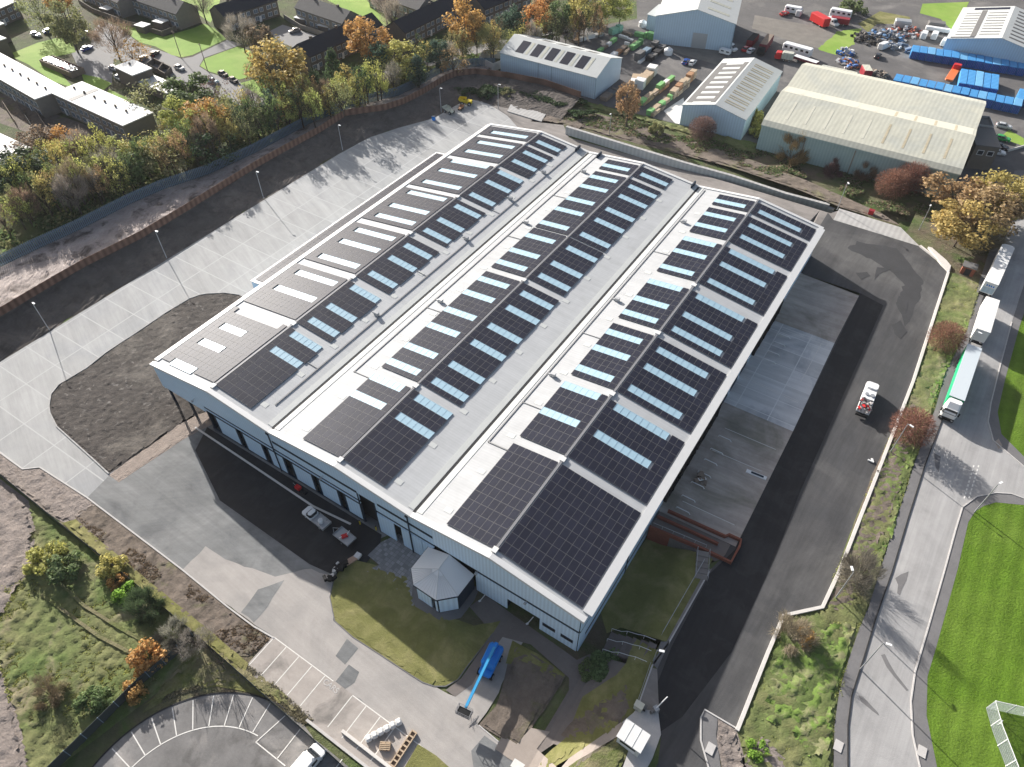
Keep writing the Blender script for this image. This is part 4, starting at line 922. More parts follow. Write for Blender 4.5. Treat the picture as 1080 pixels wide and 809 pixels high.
NT = [ # px, py, height, radius, colour, kind, label
 (68,22,17,7.0,'olive','round','tall dark olive tree between the flat-roofed houses at top left'),
 (38,8,15,6.0,'olive','airy','olive tree right beside the grey house at the top left corner'),
 (60,-4,13,5.5,'orange','round','orange topped tree on the top edge at far left'),
 (116,36,14,6.5,'brown','bare','bare brown tree standing over the estate road at top left'),
 (137,54,8,5.2,'orange','airy','small salmon-orange tree beside the small white-roofed block'),
 (211,0,13,5.0,'grey','bare','bare thin tree on the lawn between the two slate-roofed terraces'),
 (252,30,13,5.5,'grey','bare','grey-brown leafless tree at the gable end of the terrace by the lawn'),
 (270,38,12,5.5,'brown','round','brown round tree next to the pale estate car park'),
 (291,68,19,10.0,'amber','round','very large golden tree in front of the estate car park'),
 (387,37,16,8.0,'orange','round','large round orange tree in front of the dark-roofed terrace'),
 (405,0,14,5,'grey','bare','bare grey tree on the bright lawn behind the dark-roofed terrace'),
 (413,14,14,4,'grey','bare','bare slim tree beside the orange tree at the dark-roofed terrace'),
 (490,22,18,7.6,'orange','round','tall orange tree at the gap between two dark-roofed terraces'),
 (424,60,13,7.5,'yellow','round','broad yellow tree below the dark-roofed terrace'),
 (402,60,12,5.0,'pine','round','dark blue-green tree touching the broad yellow tree'),
 (407,86,7,3.6,'yellow','airy','small yellow tree under the belt close to the timber fence bend'),
 (66,147,9,5.2,'orange','round','vivid orange tree below the long white-roofed terrace'),
 (36,148,10,6.5,'brown','round','reddish brown tree left of the vivid orange tree'),
 (22,178,12,8.0,'dark','round','big dark green tree at the left edge of the picture'),
 (198,96,13,8.2,'green','round','broad leafy green tree beside the walled gardens'),
 (186,120,12,5.6,'lime','round','pale green round tree left of the bright orange tree'),
 (184,130,8,4.6,'amber','airy','amber lower tree under the pale green round tree'),
 (214,124,13,7.0,'orange','round','bright orange tree in the middle of the woodland belt'),
 (234,132,10,5.0,'amber','round','golden tree touching the right side of the bright orange tree'),
 (158,102,12,7.0,'olive','airy','thin olive tree at the end of the white-roofed terrace'),
 (226,92,9,4.0,'purple','airy','small purple-brown tree beside the estate road bend'),
 (149,158,9,5.5,'amber','airy','yellow-orange tree in the belt right of the white-roofed terrace'),
 (112,160,9,6.0,'lime','airy','yellow-green thin tree in front of the white-roofed terrace end'),
 (80,165,10,5.0,'lime','airy','yellow-green tree just right of the vivid orange tree'),
 (140,175,9,5.5,'green','round','dark green tree near the palisade fence at left'),
 (172,165,11,5.5,'olive','airy','olive tree behind the palisade fence near the little brick shed'),
 (225,155,10,6.0,'dark','airy','dark green tree behind the palisade fence below the bright orange tree'),
 (318,105,10,5.4,'rust','airy','rust-coloured tree right of the very large golden tree'),
 (298,112,10,4.6,'orange','airy','pale orange tree at the foot of the very large golden tree'),
 (284,112,12,4.4,'pine','cone','blue-green conifer at the foot of the very large golden tree'),
 (350,68,13,4.0,'dark','cone','dark conifer in front of the brick terrace front'),
 (332,86,10,3.6,'dark','cone','dark conifer below the end of the brick terrace'),
 (440,72,11,4.2,'pine','cone','dark green conifer right of the broad yellow tree'),
 (463,56,11,4.6,'pine','round','blue-green tree below the second dark-roofed terrace'),
 (478,62,10,4.6,'rust','airy','rusty thin tree below the tall orange tree'),
 (520,40,13,5.5,'olive','bare','grey-green tree left of the pale shed with roof panels'),
 (538,22,14,5.5,'pine','round','dark blue-green tree behind the pale shed with roof panels'),
 (566,18,14,6.0,'orange','round','orange-brown tree behind the pale shed with roof panels'),
 (588,14,15,5.0,'green','round','dark green tree behind the timber yard, right of the orange-brown one'),
 (612,10,15,6.0,'amber','round','amber tree behind the timber yard'),
 (636,2,13,5.5,'lime','round','yellow-green tree at the top of the timber yard'),
 (655,8,10,4.5,'lime','round','small lime tree at the corner of the timber yard lane'),
 (575,-6,14,6,'rust','round','rust tree on the top edge behind the pale shed'),
 (608,-8,14,6,'olive','round','olive tree on the top edge behind the amber tree'),
 (664,103,14,3.9,'rust','round','slender copper birch between the timber stacks and the retaining wall'),
 (797,122,7,2.8,'yellow','bush','yellow bush in the gap between the two sheds'),
 (800,135,5,2.4,'lime','bush','green-yellow bush at the foot of the cream shed corner'),
 (741,137,6.5,3.9,'purple','ball','dark brown round bush in front of the small grey shed'),
 (838,158,7,4.6,'rust','twigbush','brown and orange thicket against the cream shed wall'),
 (693,133,5,2.4,'olive','bush','small olive bush on the strip left of the dark brown round bush'),
 (880,178,4,2.6,'purple','twigbush','small dark bush at the foot of the green cream-shed wall'),
 (912,182,4.5,2.8,'brown','twigbush','small brown bush left of the red-brown pair'),
 (942,195,7,4.4,'russet','ball','left one of two red-brown bushes at the cream shed end'),
 (962,190,8,4.4,'russet','ball','right one of two red-brown bushes at the cream shed end'),
 (1010,204,11,8.0,'rust','round','russet tree at the corner of the cream shed'),
 (1020,234,11,8.0,'amber','round','golden tree nearest the brick electricity cabin'),
 (1040,220,12,8.0,'rust','round','rusty brown tree in the middle of the group by the lorries'),
 (1060,205,12,7.5,'amber','round','yellowish tree on the road side of the group by the lorries'),
 (1036,246,7,5.0,'straw','twigbush','straw-brown lower tree above the brick electricity cabin'),
 (998,357,5.8,3.4,'russet','ball','dark red round bush on the verge beside the green-sided lorry'),
 (962,452,6,3.7,'russet','ball','large rusty round bush on the verge by the white kerb wall'),
 (908,606,6,3.4,'grey','twigbush','leafless grey bush leaning over the west pavement'),
 (838,668,4,3.0,'straw','twigbush','pale straw-coloured dead bush on the lower verge'),
 (850,670,3,1.6,'orange','bush','small orange shrub beside the dead straw-coloured bush'),
 (902,4,8,5.5,'green','bush','dark green clipped hedge at the top edge near the red trailers'),
 (152,690,5,3.0,'orange','bush','bright orange bush in the rough field beside the dark mesh fence'),
 (138,728,3,1.9,'orange','bush','small orange bush below the bright orange bush by the mesh fence'),
 (122,610,3,1.6,'orange','bush','small red-orange bush beside the moss strip'),
 (114,596,4,2.6,'yellow','bush','yellow-green bush at the edge of the moss strip'),
 (130,622,3,2.0,'bright','bush','bright green bush just below the small red-orange bush'),
 (45,588,5,3.4,'lime','bush','yellow-green thicket at the top of the rough field'),
 (64,598,4.5,3.2,'green','bush','dark green thicket right of the yellow-green thicket'),
 (48,730,4,2.4,'brown','twigbush','brown scrubby bush in the lower rough field'),
 (150,640,3.5,3.0,'dark','twigbush','dark bramble clump between the rough field and the moss strip'),
 (178,668,3,2.6,'grey','twigbush','grey bare thicket at the corner of the dark mesh fence'),
 (95,740,3,2.6,'green','bush','green bush near the dark mesh fence in the lower field'),
 (206,678,4,2.6,'grey','bare','pale bare sapling at the head of the dark mesh fence'),
 (637,702,.9,3.2,'green','bush','dark green low hedge clump by the office path'),
 (622,708,.7,2.0,'green','bush','smaller dark green hedge clump left of the low hedge clump'),
 (535,96,3.5,3.0,'olive','bush','yellowish bush inside the bend of the timber fence'),
 (512,98,3,3.4,'dark','bush','dark bramble mound inside the bend of the timber fence'),
 (486,96,2.6,3.4,'dark','bush','dark bramble patch at the top of the soil bank'),
 (800,790,1.5,1.6,'bright','bush','little bright green bush at the bellmouth verge'),
]
for (px, py, h, r, col, kind, lab) in NT:
    tree(px, py, h, r, col, kind, lab, 'bush' if kind in ('bush','twigbush','ball') else 'tree')
# the crowd of belt trees
rnd = random.Random(99)
belt = [((0,190),(105,148)), ((0,222),(120,162)), ((50,205),(150,168)), ((150,172),(255,104)), ((170,165),(270,118)), ((255,140),(330,100)), ((300,118),(420,72)), ((420,82),(520,50)), ((330,106),(400,84)), ((440,60),(530,34)), ((260,105),(330,85)),((540,44),(640,16))]
GL = {'amber':'', 'olive':'slim olive-leaved tree in the crowded woodland belt', 'lime':'slim yellow-green tree in the crowded woodland belt', 'grey':'slim leafless tree in the crowded woodland belt',
      'green':'slim green tree in the crowded woodland belt', 'brown':'slim brown tree in the crowded woodland belt', 'dark':'slim dark green tree in the crowded woodland belt', 'rust':'slim rust-coloured tree in the crowded woodland belt'}
LM = ['at the far left below the white-roofed terraces','at the far left along the palisade fence','between the vivid orange tree and the palisade fence','below the bright orange tree along the palisade fence','just above the palisade fence around the bright orange tree','under the very large golden tree','behind the palisade between the golden and round orange trees','behind the bend of the timber fence','below the brick terrace front','below the second dark-roofed terrace','at the foot of the very large golden tree','along the top edge behind the panelled shed']
LM2 = ['far left below the white terraces','far left by the palisade fence','near the vivid orange tree','by the palisade below the bright orange tree','by the palisade beside the bright orange tree','beneath the very large golden tree','by the palisade right of the golden tree','below the brick terrace front','below the second slate terrace','left of the golden tree foot','at the top edge behind the sheds']
LM2 = [LM2[i] for i in (0,1,2,3,4,5,6,7,8,9,10)]
CN = dict(olive='olive-leaved', lime='yellow-green', grey='leafless', green='green', brown='brown', dark='dark', rust='rusty', amber='amber')
for si, ((x0,y0),(x1,y1)) in enumerate([b for i, b in enumerate(belt) if i != 7]):
    cnt = {}
    n = int(math.hypot(x1-x0, y1-y0)/8.5)
    for k in range(n):
        t_ = (k+rnd.random()*.8)/n; x = x0+(x1-x0)*t_+rnd.uniform(-4,4); y = y0+(y1-y0)*t_+rnd.uniform(-8,6)
        col = rnd.choice(['olive','lime','amber','grey','grey','green','brown','lime','dark','lime','olive','rust','amber','lime'])
        kind = 'bare' if col in ('grey','brown') else 'airy'
        cnt[col] = cnt.get(col, 0)+1
        tree(x, y, rnd.uniform(8.5,13.5), rnd.uniform(2.2,3.7), col, kind, f'{ORD[cnt[col]-1]} slim {CN[col]} tree {LM2[si]}', 'tree', 'slim trees of the woodland belt')
# undergrowth along the palisade and hedges (nobody could count it)
def tufts(name, poly, n, col, smin, smax, label, cat='undergrowth', hh=1.0, z=0.0):
    rnd = random.Random(name+str(n)); mb = MB()
    xs = [p[0] for p in poly]; ys = [p[1] for p in poly]
    def inside(x, y):
        c = False; j = len(poly)-1
        for i in range(len(poly)):
            if (poly[i][1] > y) != (poly[j][1] > y) and x < (poly[j][0]-poly[i][0])*(y-poly[i][1])/(poly[j][1]-poly[i][1])+poly[i][0]: c = not c
            j = i
        return c
    k = 0; tries = 0
    while k < n and tries < n*12:
        tries += 1; x = rnd.uniform(min(xs), max(xs)); y = rnd.uniform(min(ys), max(ys))
        if not inside(x, y) or noise.noise(Vector((x*.18, y*.18, 7.7))) < -.08: continue
        k += 1; s = rnd.uniform(smin, smax); hz = s*hh*rnd.uniform(.5,1.2)
        for j in range(4):
            c = Vector((x+rnd.gauss(0,s*.4), y+rnd.gauss(0,s*.4), z+hz*rnd.uniform(.1,.8)))
            nn = Vector((rnd.gauss(0,.7), rnd.gauss(0,.7), rnd.uniform(.1,1))).normalized(); a = nn.orthogonal().normalized(); b = nn.cross(a)
            q_ = s*rnd.uniform(.3,.6); mb.add([c-a*q_, c-b*q_*.6, c+a*q_, c+b*q_*.6], [(0,1,2,3)])
    o = mb.build(name, M['leaf']); o.color = (*PAL[col], 1); tag(o, label, cat, kind='stuff'); return o
tufts('undergrowth', PX([(0,200),(0,276),(85,234),(140,206),(220,176),(270,153),(332,122),(377,105),(445,84),(482,70),(520,60),(500,52),(400,80),(300,120),(230,150),(150,180),(80,195)]), 4500, 'green', 0.5, 1.3, 'mixed green undergrowth beneath the woodland belt', hh=.8)
tufts('dead_undergrowth', PX([(0,200),(0,276),(85,234),(140,206),(220,176),(270,153),(332,122),(377,105),(445,84),(500,62),(400,80),(300,120),(230,150),(150,180),(80,195)]), 3500, 'olive', 0.5, 1.3, 'olive-brown undergrowth beneath the woodland belt', hh=.8)
tufts('bramble', PX([(470,84),(535,88),(610,108),(700,135),(800,156),(990,208),(985,235),(950,225),(880,205),(770,172),(700,152),(600,128),(530,104),(495,98)]), 6500, 'green', 0.25, 0.8, 'tangled green bramble on the strip behind the retaining wall', hh=.5)
tufts('dead_bramble', PX([(470,84),(535,88),(610,108),(700,135),(800,156),(990,208),(985,235),(950,225),(880,205),(770,172),(700,152),(600,128),(530,104),(495,98)]), 5000, 'brown', 0.25, 0.8, 'brown dead bramble on the strip behind the retaining wall', hh=.4)
tufts('bank_bramble', PX([(480,96),(500,88),(540,92),(612,108),(640,120),(608,126),(590,116),(545,101),(505,103)]), 7000, 'dark', .3, .9, 'dark green bramble inside the corner of the timber fence', hh=.6, z=1.0)
tufts('field_grass', PX([(30,560),(60,560),(130,612),(205,672),(200,690),(62,800),(30,760),(0,690),(0,640),(35,600)]), 12000, 'olive', 0.12, 0.38, 'rough tussocky grass covering the field at lower left', 'grass', .35)
tufts('field_green_grass', PX([(0,620),(60,600),(130,640),(150,690),(120,740),(60,760),(10,740),(0,700)]), 8000, 'lime', 0.12, 0.38, 'greener grass tussocks on the left of the rough field', 'grass', .35)
tufts('verge_tussocks', PX([(1034,300),(1028,330),(997,393),(965,487),(928,602),(916,640),(895,696),(880,765),(876,809),(790,809),(777,771),(810,690),(826,650),(867,641),(905,540),(963,402),(1001,290)]), 13000, 'lime', 0.1, 0.3, 'tufty green grass along the verge beside the public road', 'grass', .4)
tufts('ditch_scrub', PX([(80,545),(185,605),(285,675),(265,690),(205,665),(130,605)]), 5000, 'brown', 0.15, 0.4, 'dead brown scrub beside the front yard kerb', 'scrub', .35)
tufts('corner_scrub', PX([(205,672),(232,682),(290,722),(345,775),(320,765),(270,730),(228,722),(185,733),(155,750)]), 4500, 'straw', 0.1, 0.35, 'straw-coloured dry grass around the round car park', 'grass', .35)

# ================================================================== HOUSES
def frame(A, B, z):
    a = P(*A, z=z); b = P(*B, z=z); a.z = b.z = 0; d = b-a
    return a, math.atan2(d.y, d.x), d.length
def terrace(name, label, A, B, depth, ze, zrd, wallm, roofm, flat=False, unit=5.2, win=True, cat='terrace', porch=0, stagger=None, gablewall=None):
    a, rz, L_ = frame(A, B, ze)
    t = thing(name, label, cat, (a.x, a.y, 0), rz)
    MB().box(0, L_, 0, depth, -.2, ze-.02).build('wall', wallm, t)
    if flat:
        MB().box(-.25, L_+.25, -.25, depth+.25, ze, ze+.3).build('roof', roofm, t)
        mb = MB(); n = max(1, int(L_/unit))
        for k in range(n): mb.box((k+.45)*unit, (k+.45)*unit+.5, depth*.55, depth*.55+.5, ze+.3, ze+.9)
        mb.build('roof_vent', M['brick'], t)
    else:
        for x0, x1 in ((0, .25), (L_-.25, L_)): MB().extr([(0, ze-.02), (depth, ze-.02), (depth/2, zrd-.12)], 0, x0, x1).build('gable_wall', wallm, t)
        o = .3; rf = MB()
        rf.add([(-.15,-o,ze-.12),(L_+.15,-o,ze-.12),(L_+.15,depth/2,zrd),(-.15,depth/2,zrd),(L_+.15,depth+o,ze-.12),(-.15,depth+o,ze-.12),
                (-.15,-o,ze+.04),(L_+.15,-o,ze+.04),(L_+.15,depth/2,zrd+.15),(-.15,depth/2,zrd+.15),(L_+.15,depth+o,ze+.04),(-.15,depth+o,ze+.04)],
               [(6,7,8,9),(9,8,10,11),(1,0,3,2),(2,3,5,4),(0,1,7,6),(4,5,11,10),(1,2,8,7),(2,4,10,8),(0,6,9,3),(3,9,11,5)])
        r_ = rf.build('roof', roofm, t); n = max(1, int(L_/unit/2))
        for k in range(n): x = (k+.5)*L_/n; MB().box(x-.4, x+.4, depth/2-.35, depth/2+.35, zrd-.5, zrd+.75).build('chimney', M['brick'], r_)
    if win:
        n = max(1, int(L_/unit)); uw = L_/n
        for k in range(n):
            for (dx, ww) in ((.28, 1.9), (.72, 1.5)):
                for z0, hh_ in ((.7, 1.5), (3.2 if ze > 4.6 else 99, 1.45)):
                    if z0 > ze-1: continue
                    x = (k+dx)*uw; f = MB().box(x-ww/2, x+ww/2, -.07, -.01, z0, z0+hh_).build('window', M['white'], t)
                    MB().box(x-ww/2+.1, x-.04, -.09, -.072, z0+.1, z0+hh_-.1).box(x+.04, x+ww/2-.1, -.09, -.072, z0+.1, z0+hh_-.1).build('window_pane', M['pane'], f)
            if k % 2 == porch: MB().box((k+.5)*uw-.5, (k+.5)*uw+.5, -.05, -.0, 0, 2.05).build('door', M['white'], t)
    return t
WB, WL = M['brick'], M['brickl']
terrace('flat_roofed_terrace', 'long white flat-roofed terrace running in from the left edge', (-62,48), (37.5,105), 9.0, 5.8, 0, WL, M['felt'], flat=True)
terrace('flat_roofed_terrace', 'white flat-roofed terrace with a dark strip across its roof, nearest the woodland', (56,99), (130,133), 9.4, 5.8, 0, WL, M['felt'], flat=True)
o = terrace('flat_roofed_terrace', 'white flat roof just peeping in at the left edge above the dark green tree', (-40,150), (1,170), 8, 5.6, 0, WL, M['felt'], flat=True)
terrace('flat_roofed_block', 'brown brick block with a white flat roof near the left edge, the larger of two', (-12,47), (6,41), 9, 5.8, 0, WB, M['felt'], flat=True, win=False)
terrace('flat_roofed_block', 'brick block with a white flat roof near the left edge, the one behind', (-12,31), (4,25.5), 7, 5.8, 0, WB, M['felt'], flat=True, win=False)
o = terrace('flat_roofed_house', 'grey house with white windows in the top left corner', (-8,13), (17,2), 8, 5.4, 0, WB, M['felt'], flat=True)
terrace('flat_roofed_garage', 'small dark brick building with bright white flat roof beside the estate road', (121,71), (140,80), 6.5, 5.0, 0, WB, M['felt'], flat=True, win=False)
terrace('garage_row', 'low garages with grey roofs beside the small white-roofed building', (143,85.5), (176,99), 5.5, 2.6, 0, WB, M['greyroof'], flat=True, win=False)
terrace('pitched_terrace', 'grey-tiled terrace with its brick gable on the lawn at top left', (136,-2), (186,15), 9, 5.4, 8.4, WL, M['tile'])
terrace('pitched_terrace', 'grey-tiled terrace beyond the gable-on-the-lawn terrace at the top edge', (80,-16), (124,3), 9, 5.4, 8.2, WL, M['tile'])
terrace('pitched_terrace', 'dark slate terrace with pale windows at the top left of centre', (236,18), (292,0), 9, 5.4, 8.2, WB, M['slate'])
terrace('pitched_terrace', 'grey-tiled terrace with back gardens behind the pale car park', (311,8), (361,25), 9, 5.4, 8.4, WL, M['tile'])
terrace('pitched_terrace', 'dark-roofed terrace behind the large round orange tree, lower one of the pair', (326,60), (403,26), 9, 5.2, 8.2, WB, M['slate'])
terrace('pitched_terrace', 'dark-roofed terrace running up to the top edge from the orange tree', (427,35), (498,0), 9, 5.2, 8.2, WB, M['slate'])
terrace('pitched_terrace', 'pale brick terrace full of windows at the top edge above the bright lawn', (388,-8), (441,11), 9, 5.4, 8.3, WL, M['tile'])
terrace('pitched_terrace', 'dark-roofed terrace on the top edge right of the tall orange tree', (511,10), (560,-10), 9, 5.2, 8.2, WB, M['slate'])
terrace('garden_shed', 'small grey-roofed brick shed inside the woodland belt', (178,152), (208,146), 5, 2.6, 0, WB, M['greyroof'], flat=True, win=False, cat='shed')
# conservatories / porches behind the terraces
for (px, py, lab) in [(150,26,'left white-roofed outhouse behind the gable-on-the-lawn terrace'), (169,22,'right white-roofed outhouse behind the gable-on-the-lawn terrace'), (318,18,'left white-roofed outhouse behind the car park terrace'), (343,26,'right white-roofed outhouse behind the car park terrace'), (113,8,'white-roofed outhouse at the end of the top terrace')]:
    q_ = P(px, py, 2.4); t = thing('outhouse', lab, 'outhouse', (q_.x, q_.y, 0), R(5))
    MB().box(-2.2,2.2,-1.6,1.6,0,2.3).build('wall', WB, t); MB().box(-2.4,2.4,-1.8,1.8,2.31,2.5).build('roof', M['felt'], t)
for x0_, x1_ in ((7.5,9.6),(21,21.5)):
    tt = [o for o in COL.objects if o.name == 'flat_roofed_terrace.001'][0]; MB().box(x0_, x1_, .2, 9.2, 6.101, 6.16).build('roof_strip', M['greystrip'] if x0_ < 10 else M['greyroof'], tt)
# garden walls
def wall(name, label, pts, h, m, th=.25, cat='wall'):
    o = MB().strip([(*P2(*p),) for p in pts], th, -.05, h).build(name, m); tag(o, label, cat); return o
wall('garden_wall', 'brick garden wall round the gardens of the gable-on-the-lawn terrace', [(84,4),(100,14),(136,27),(172,38),(187,32)], 1.7, WB)
wall('garden_wall', 'brick garden wall between the pale car park and the terrace gardens', [(300,20),(318,31),(343,39)], 1.7, M['brickl'])
for k in range(7):
    x = 4+k*18; y = 106+k*5.6-(8 if k < 3 else 0)
    wall('garden_fence', f'{ORD[k]} dark garden fence from the left below the flat-roofed terraces', [(x, y+12), (x+14, y+34)], 1.6, M['interior'] if k % 2 else M['oldwood'], .12, 'fence')
wall('courtyard_wall', 'dark low walls of the little courtyard beside the white-roofed building', [(157,72),(164,67),(182,76),(176,83),(160,74)], 1.8, WB)
wall('courtyard_wall', 'dark cross wall dividing the little courtyard by the estate road', [(168,79),(174,71)], 1.8, WB)
# row of bins / parked clutter inside low walls on the lawn
t = thing('walled_enclosure', 'long low walled enclosure full of pale bins and clutter on the left lawn', 'enclosure', P(67,73,0), math.atan2(P2(88,79)[1]-P2(47,62)[1], P2(88,79)[0]-P2(47,62)[0]))
MB().box(-9,9,-2.4,-2.1,0,1.8).box(-9,9,2.1,2.4,0,1.8).box(-9,-8.7,-2.1,2.1,0,1.8).box(8.7,9,-2.1,2.1,0,1.8).build('wall', M['oldwood'], t)
rnd = random.Random(4)
for k in range(10):
    x = -7.8+k*1.75; o = MB().box(x-.6,x+.6,-1.4,.9,0,1.5+rnd.random()*.5).box(x-.65,x+.65,-1.5,1,2.0,2.1).build('bin', [M['white'], M['galv'], M['white'], M['red'] if k == 6 else M['white']][k % 4 if k != 6 else 3], t)

# ================================================================== INDUSTRIAL SHEDS
def shed(name, label, A, B, depth, ze, zrd, wallm, roofm, ridge='x', ridges=None, cat='shed'):
    """A,B: ends of the camera-facing eave; ridge along x (parallel to the wall) or y (gable faces the camera)"""
    a, rz, L_ = frame(A, B, ze); t = thing(name, label, cat, (a.x, a.y, 0), rz)
    MB().box(.05, L_-.05, .05, depth-.05, -.2, ze-.05).build('wall', wallm, t)
    span = depth if ridge == 'x' else L_; run = L_ if ridge == 'x' else depth
    prof = ridges or [(0, 0), (.5, zrd-ze), (1, 0)]
    pts = [(f*span, ze+h) for f, h in prof]; ax = 0 if ridge == 'x' else 1
    MB().extr(pts+[(span, ze-.04), (0, ze-.04)] if pts[0][1] > ze else pts+[(span, ze-.05), (0, ze-.05)], ax, .06, run-.06).build('gable_wall', wallm, t)
    for k in range(len(pts)-1):
        (p0, q0), (p1, q1) = pts[k], pts[k+1]; e0 = -.2 if k == 0 else 0; e1 = .2 if k == len(pts)-2 else 0
        MB().extr([(p0+e0, q0+.02), (p1+e1, q1+.02), (p1+e1, q1+.18), (p0+e0, q0+.18)], ax, -.2, run+.2).build('roof_slope', roofm, t)
    t['_'] = 0; del t['_']
    def on(f0, f1, r0, r1, m, name='roof_strip', h=.2, th=.06):
        z = lambda f: next(pts[i][1]+(pts[i+1][1]-pts[i][1])*(f-prof[i][0])/(prof[i+1][0]-prof[i][0]) for i in range(len(prof)-1) if f <= prof[i+1][0]+1e-6)
        mb = MB(); mb.extr([(f0*span, z(f0)+h), (f1*span, z(f1)+h), (f1*span, z(f1)+h+th), (f0*span, z(f0)+h+th)], ax, r0*run, r1*run)
        return mb.build(name, m, t)
    return t, on, L_
t, on, L_ = shed('timber_shed', 'pale blue metal shed with rows of dark panels on its roof, beside the timber yard', (527.5,56), (629,82.5), 17.5, 6.6, 9.6, M['greywall'], M['greyroof'])
for k in range(5):
    r0 = .13+k*.155; on(.10, .40, r0, r0+.085, M['panel'], 'solar_array'); on(.58, .78, r0-.02, r0+.08, M['greystrip'], 'rooflight'); on(.10, .40, r0+.10, r0+.13, M['cream'], 'roof_strip')
MB().box(L_*.42, L_*.42+4, -.02, .04, 0, 5).build('shed_door', M['greywall'], t)
for x in (L_*.41, L_*.55, L_-.1): MB().box(x, x+.12, -.06, -.0, 0, 6.5).build('downpipe', M['palis'], t)
t, on, L_ = shed('small_grey_shed', 'grey gabled shed with dark rooflight strips between the timber yard and the cream shed', (720,111), (786.5,127), 37, 6.0, 8.3, M['greywall'], M['greyroof'], ridge='y')
for k in range(8): on(.10, .45, .06+k*.105, .06+k*.105+.055, M['greystrip'], 'rooflight')
on(.02, .12, .04, .9, M['greystrip'], 'roof_strip', .19); on(.40, .47, .04, .9, M['greystrip'], 'roof_strip', .19)
for k in range(9):
    on(.58, .90, .10+k*.095, .115+k*.095, M['brownstrip'], 'rooflight'); on(.58, .90, .135+k*.095, .15+k*.095, M['brownstrip'], 'rooflight')
t, on, L_ = shed('cream_shed', 'very large cream-roofed double-span shed with pale green walls', (803.5,132), (1012,184.5), 43, 7.2, 11, M['greenwall'], M['cream'], ridges=[(0,0),(.03,.9),(.36,3.4),(.52,2.2),(.84,3.6),(1,1.6)])
for k in range(9): on(.08, .28, .10+k*.10, .112+k*.10, M['brownstrip'] if k > 4 else M['cream2'], 'roof_strip', .185, .03); on(.38, .50, .10+k*.10, .112+k*.10, M['brownstrip'] if k > 4 else M['cream2'], 'roof_strip', .22, .02)
on(.365, .515, .01, .99, M['cream2'], 'roof_strip', .185, .03)
MB().box(0, L_, -.3, -.06, 6.9, 7.25).build('eave_gutter', M['greenwall'], t)
for x in (.24, .5, .76): MB().box(L_*x, L_*x+.3, -.1, 0.02, 0, 6.8).build('wall_post', M['brickl'], t)
t, on, L_ = shed('top_grey_shed', 'big blue-grey shed at the top edge behind the timber yard', (692,17), (776,26), 26, 9.0, 12.4, M['greywall'], M['greyroof'], ridge='y')
for k in range(3): on(.62, .9, .15+k*.28, .22+k*.28, M['cream'], 'roof_strip')
for k in range(3): on(.08, .4, .15+k*.28, .22+k*.28, M['felt'], 'roof_strip')
MB().box(L_-.12, L_+.1, -.12, .0, 0, 9).build('downpipe', M['palis'], t)
MB().box(L_*.5, L_*.5+5, -.03, .04, 0, 5).build('shed_door', M['galv'], t)
t2, on2, _ = shed('lean_to_shed', 'small grey lean-to in front of the big blue-grey shed at the timber yard end', (683,15.5), (716,24), 8, 5.0, 5.8, M['greywall'], M['greyroof'], ridges=[(0,0),(1,1.2)])
t, on, L_ = shed('corner_grey_shed', 'pale grey shed with black rooflight rows in the top right corner', (998.5,41), (1107,62.3), 34, 5.3, 8.6, M['greywall'], M['greyroof'], ridge='y')
for k in range(9):
    on(.06, .20, .10+k*.085, .12+k*.085, M['greystrip'], 'rooflight'); on(.28, .46, .10+k*.085, .12+k*.085, M['greystrip'], 'rooflight'); on(.56, .76, .08+k*.1, .11+k*.1, M['greystrip'], 'rooflight')
on(.205, .255, .05, .88, M['greystrip'], 'solar_array'); on(.12, .46, .90, .97, M['panel'], 'solar_array'); on(.03, .25, .01, .04, M['panel'], 'solar_array')
# brown brick office beside the cream shed
a, rz, L_ = frame((1030,153), (1055,156), 6.6)
t = thing('brick_office', 'dark flat-roofed brown brick office at the end of the cream shed', 'office', (a.x, a.y, 0), rz)
MB().box(0, L_, 0, 17, -.2, 6.5).build('wall', M['brick'], t); MB().box(-.2, L_+.2, -.2, 17.2, 6.51, 6.8).build('roof', M['greystrip'], t)
MB().strip([(0,11),(L_,11),(L_,17),(0,17),(0,11)], .2, 6.81, 7.3).build('parapet', M['galv'], t)
for x in (.3, .72):
    f = MB().box(L_*x-.8, L_*x+.8, -.06, -.01, 4, 5.4).build('window', M['white'], t); MB().box(L_*x-.65, L_*x+.65, -.08, -.062, 4.15, 5.25).build('window_pane', M['glass'], f)
a, rz, L_ = frame((861,52), (913,75), 2.4)

# ================================================================== CONTAINERS
def container(label, x, y, rz, L=6.06, group=None, src=[None], z=0):
    if src[0] is None:
        t = thing('shipping_container', label, 'container', (x, y, z), rz, group); H = 2.59
        o = MB().box(-1.2, 1.2, .04, L-.04, .12, H).build('body', M['boxblue'], t); o.color = (.05, .25, .56, 1); o['tint'] = 1
        mb = MB()
        for sx in (-1.2, 1.2):
            for k in range(12): mb.box(sx-.03, sx+.03, .3+k*.47, .5+k*.47, .2, H-.15)
        for k in range(10): mb.box(-1.1, 1.1, .4+k*.55, .6+k*.55, H, H+.035)
        o = mb.build('corrugation', M['boxblue'], t); o.color = (.13, .42, .74, 1); o['tint'] = 1
        mb = MB().box(-1.15, -.02, -.03, .03, .2, H-.1).box(.02, 1.15, -.03, .03, .2, H-.1); o = mb.build('end_door', M['boxblue'], t); o.color = (.02, .09, .33, 1)
        mb = MB()
        for x_ in (-.85, -.3, .3, .85): mb.tube((x_, -.07, .2), (x_, -.07, H-.1), .02, n=5)
        mb.build('lock_bar', M['galv'], t)
        src[0] = t; return t
    t = dup(src[0], (x, y, z), rz, label, group)
    return t
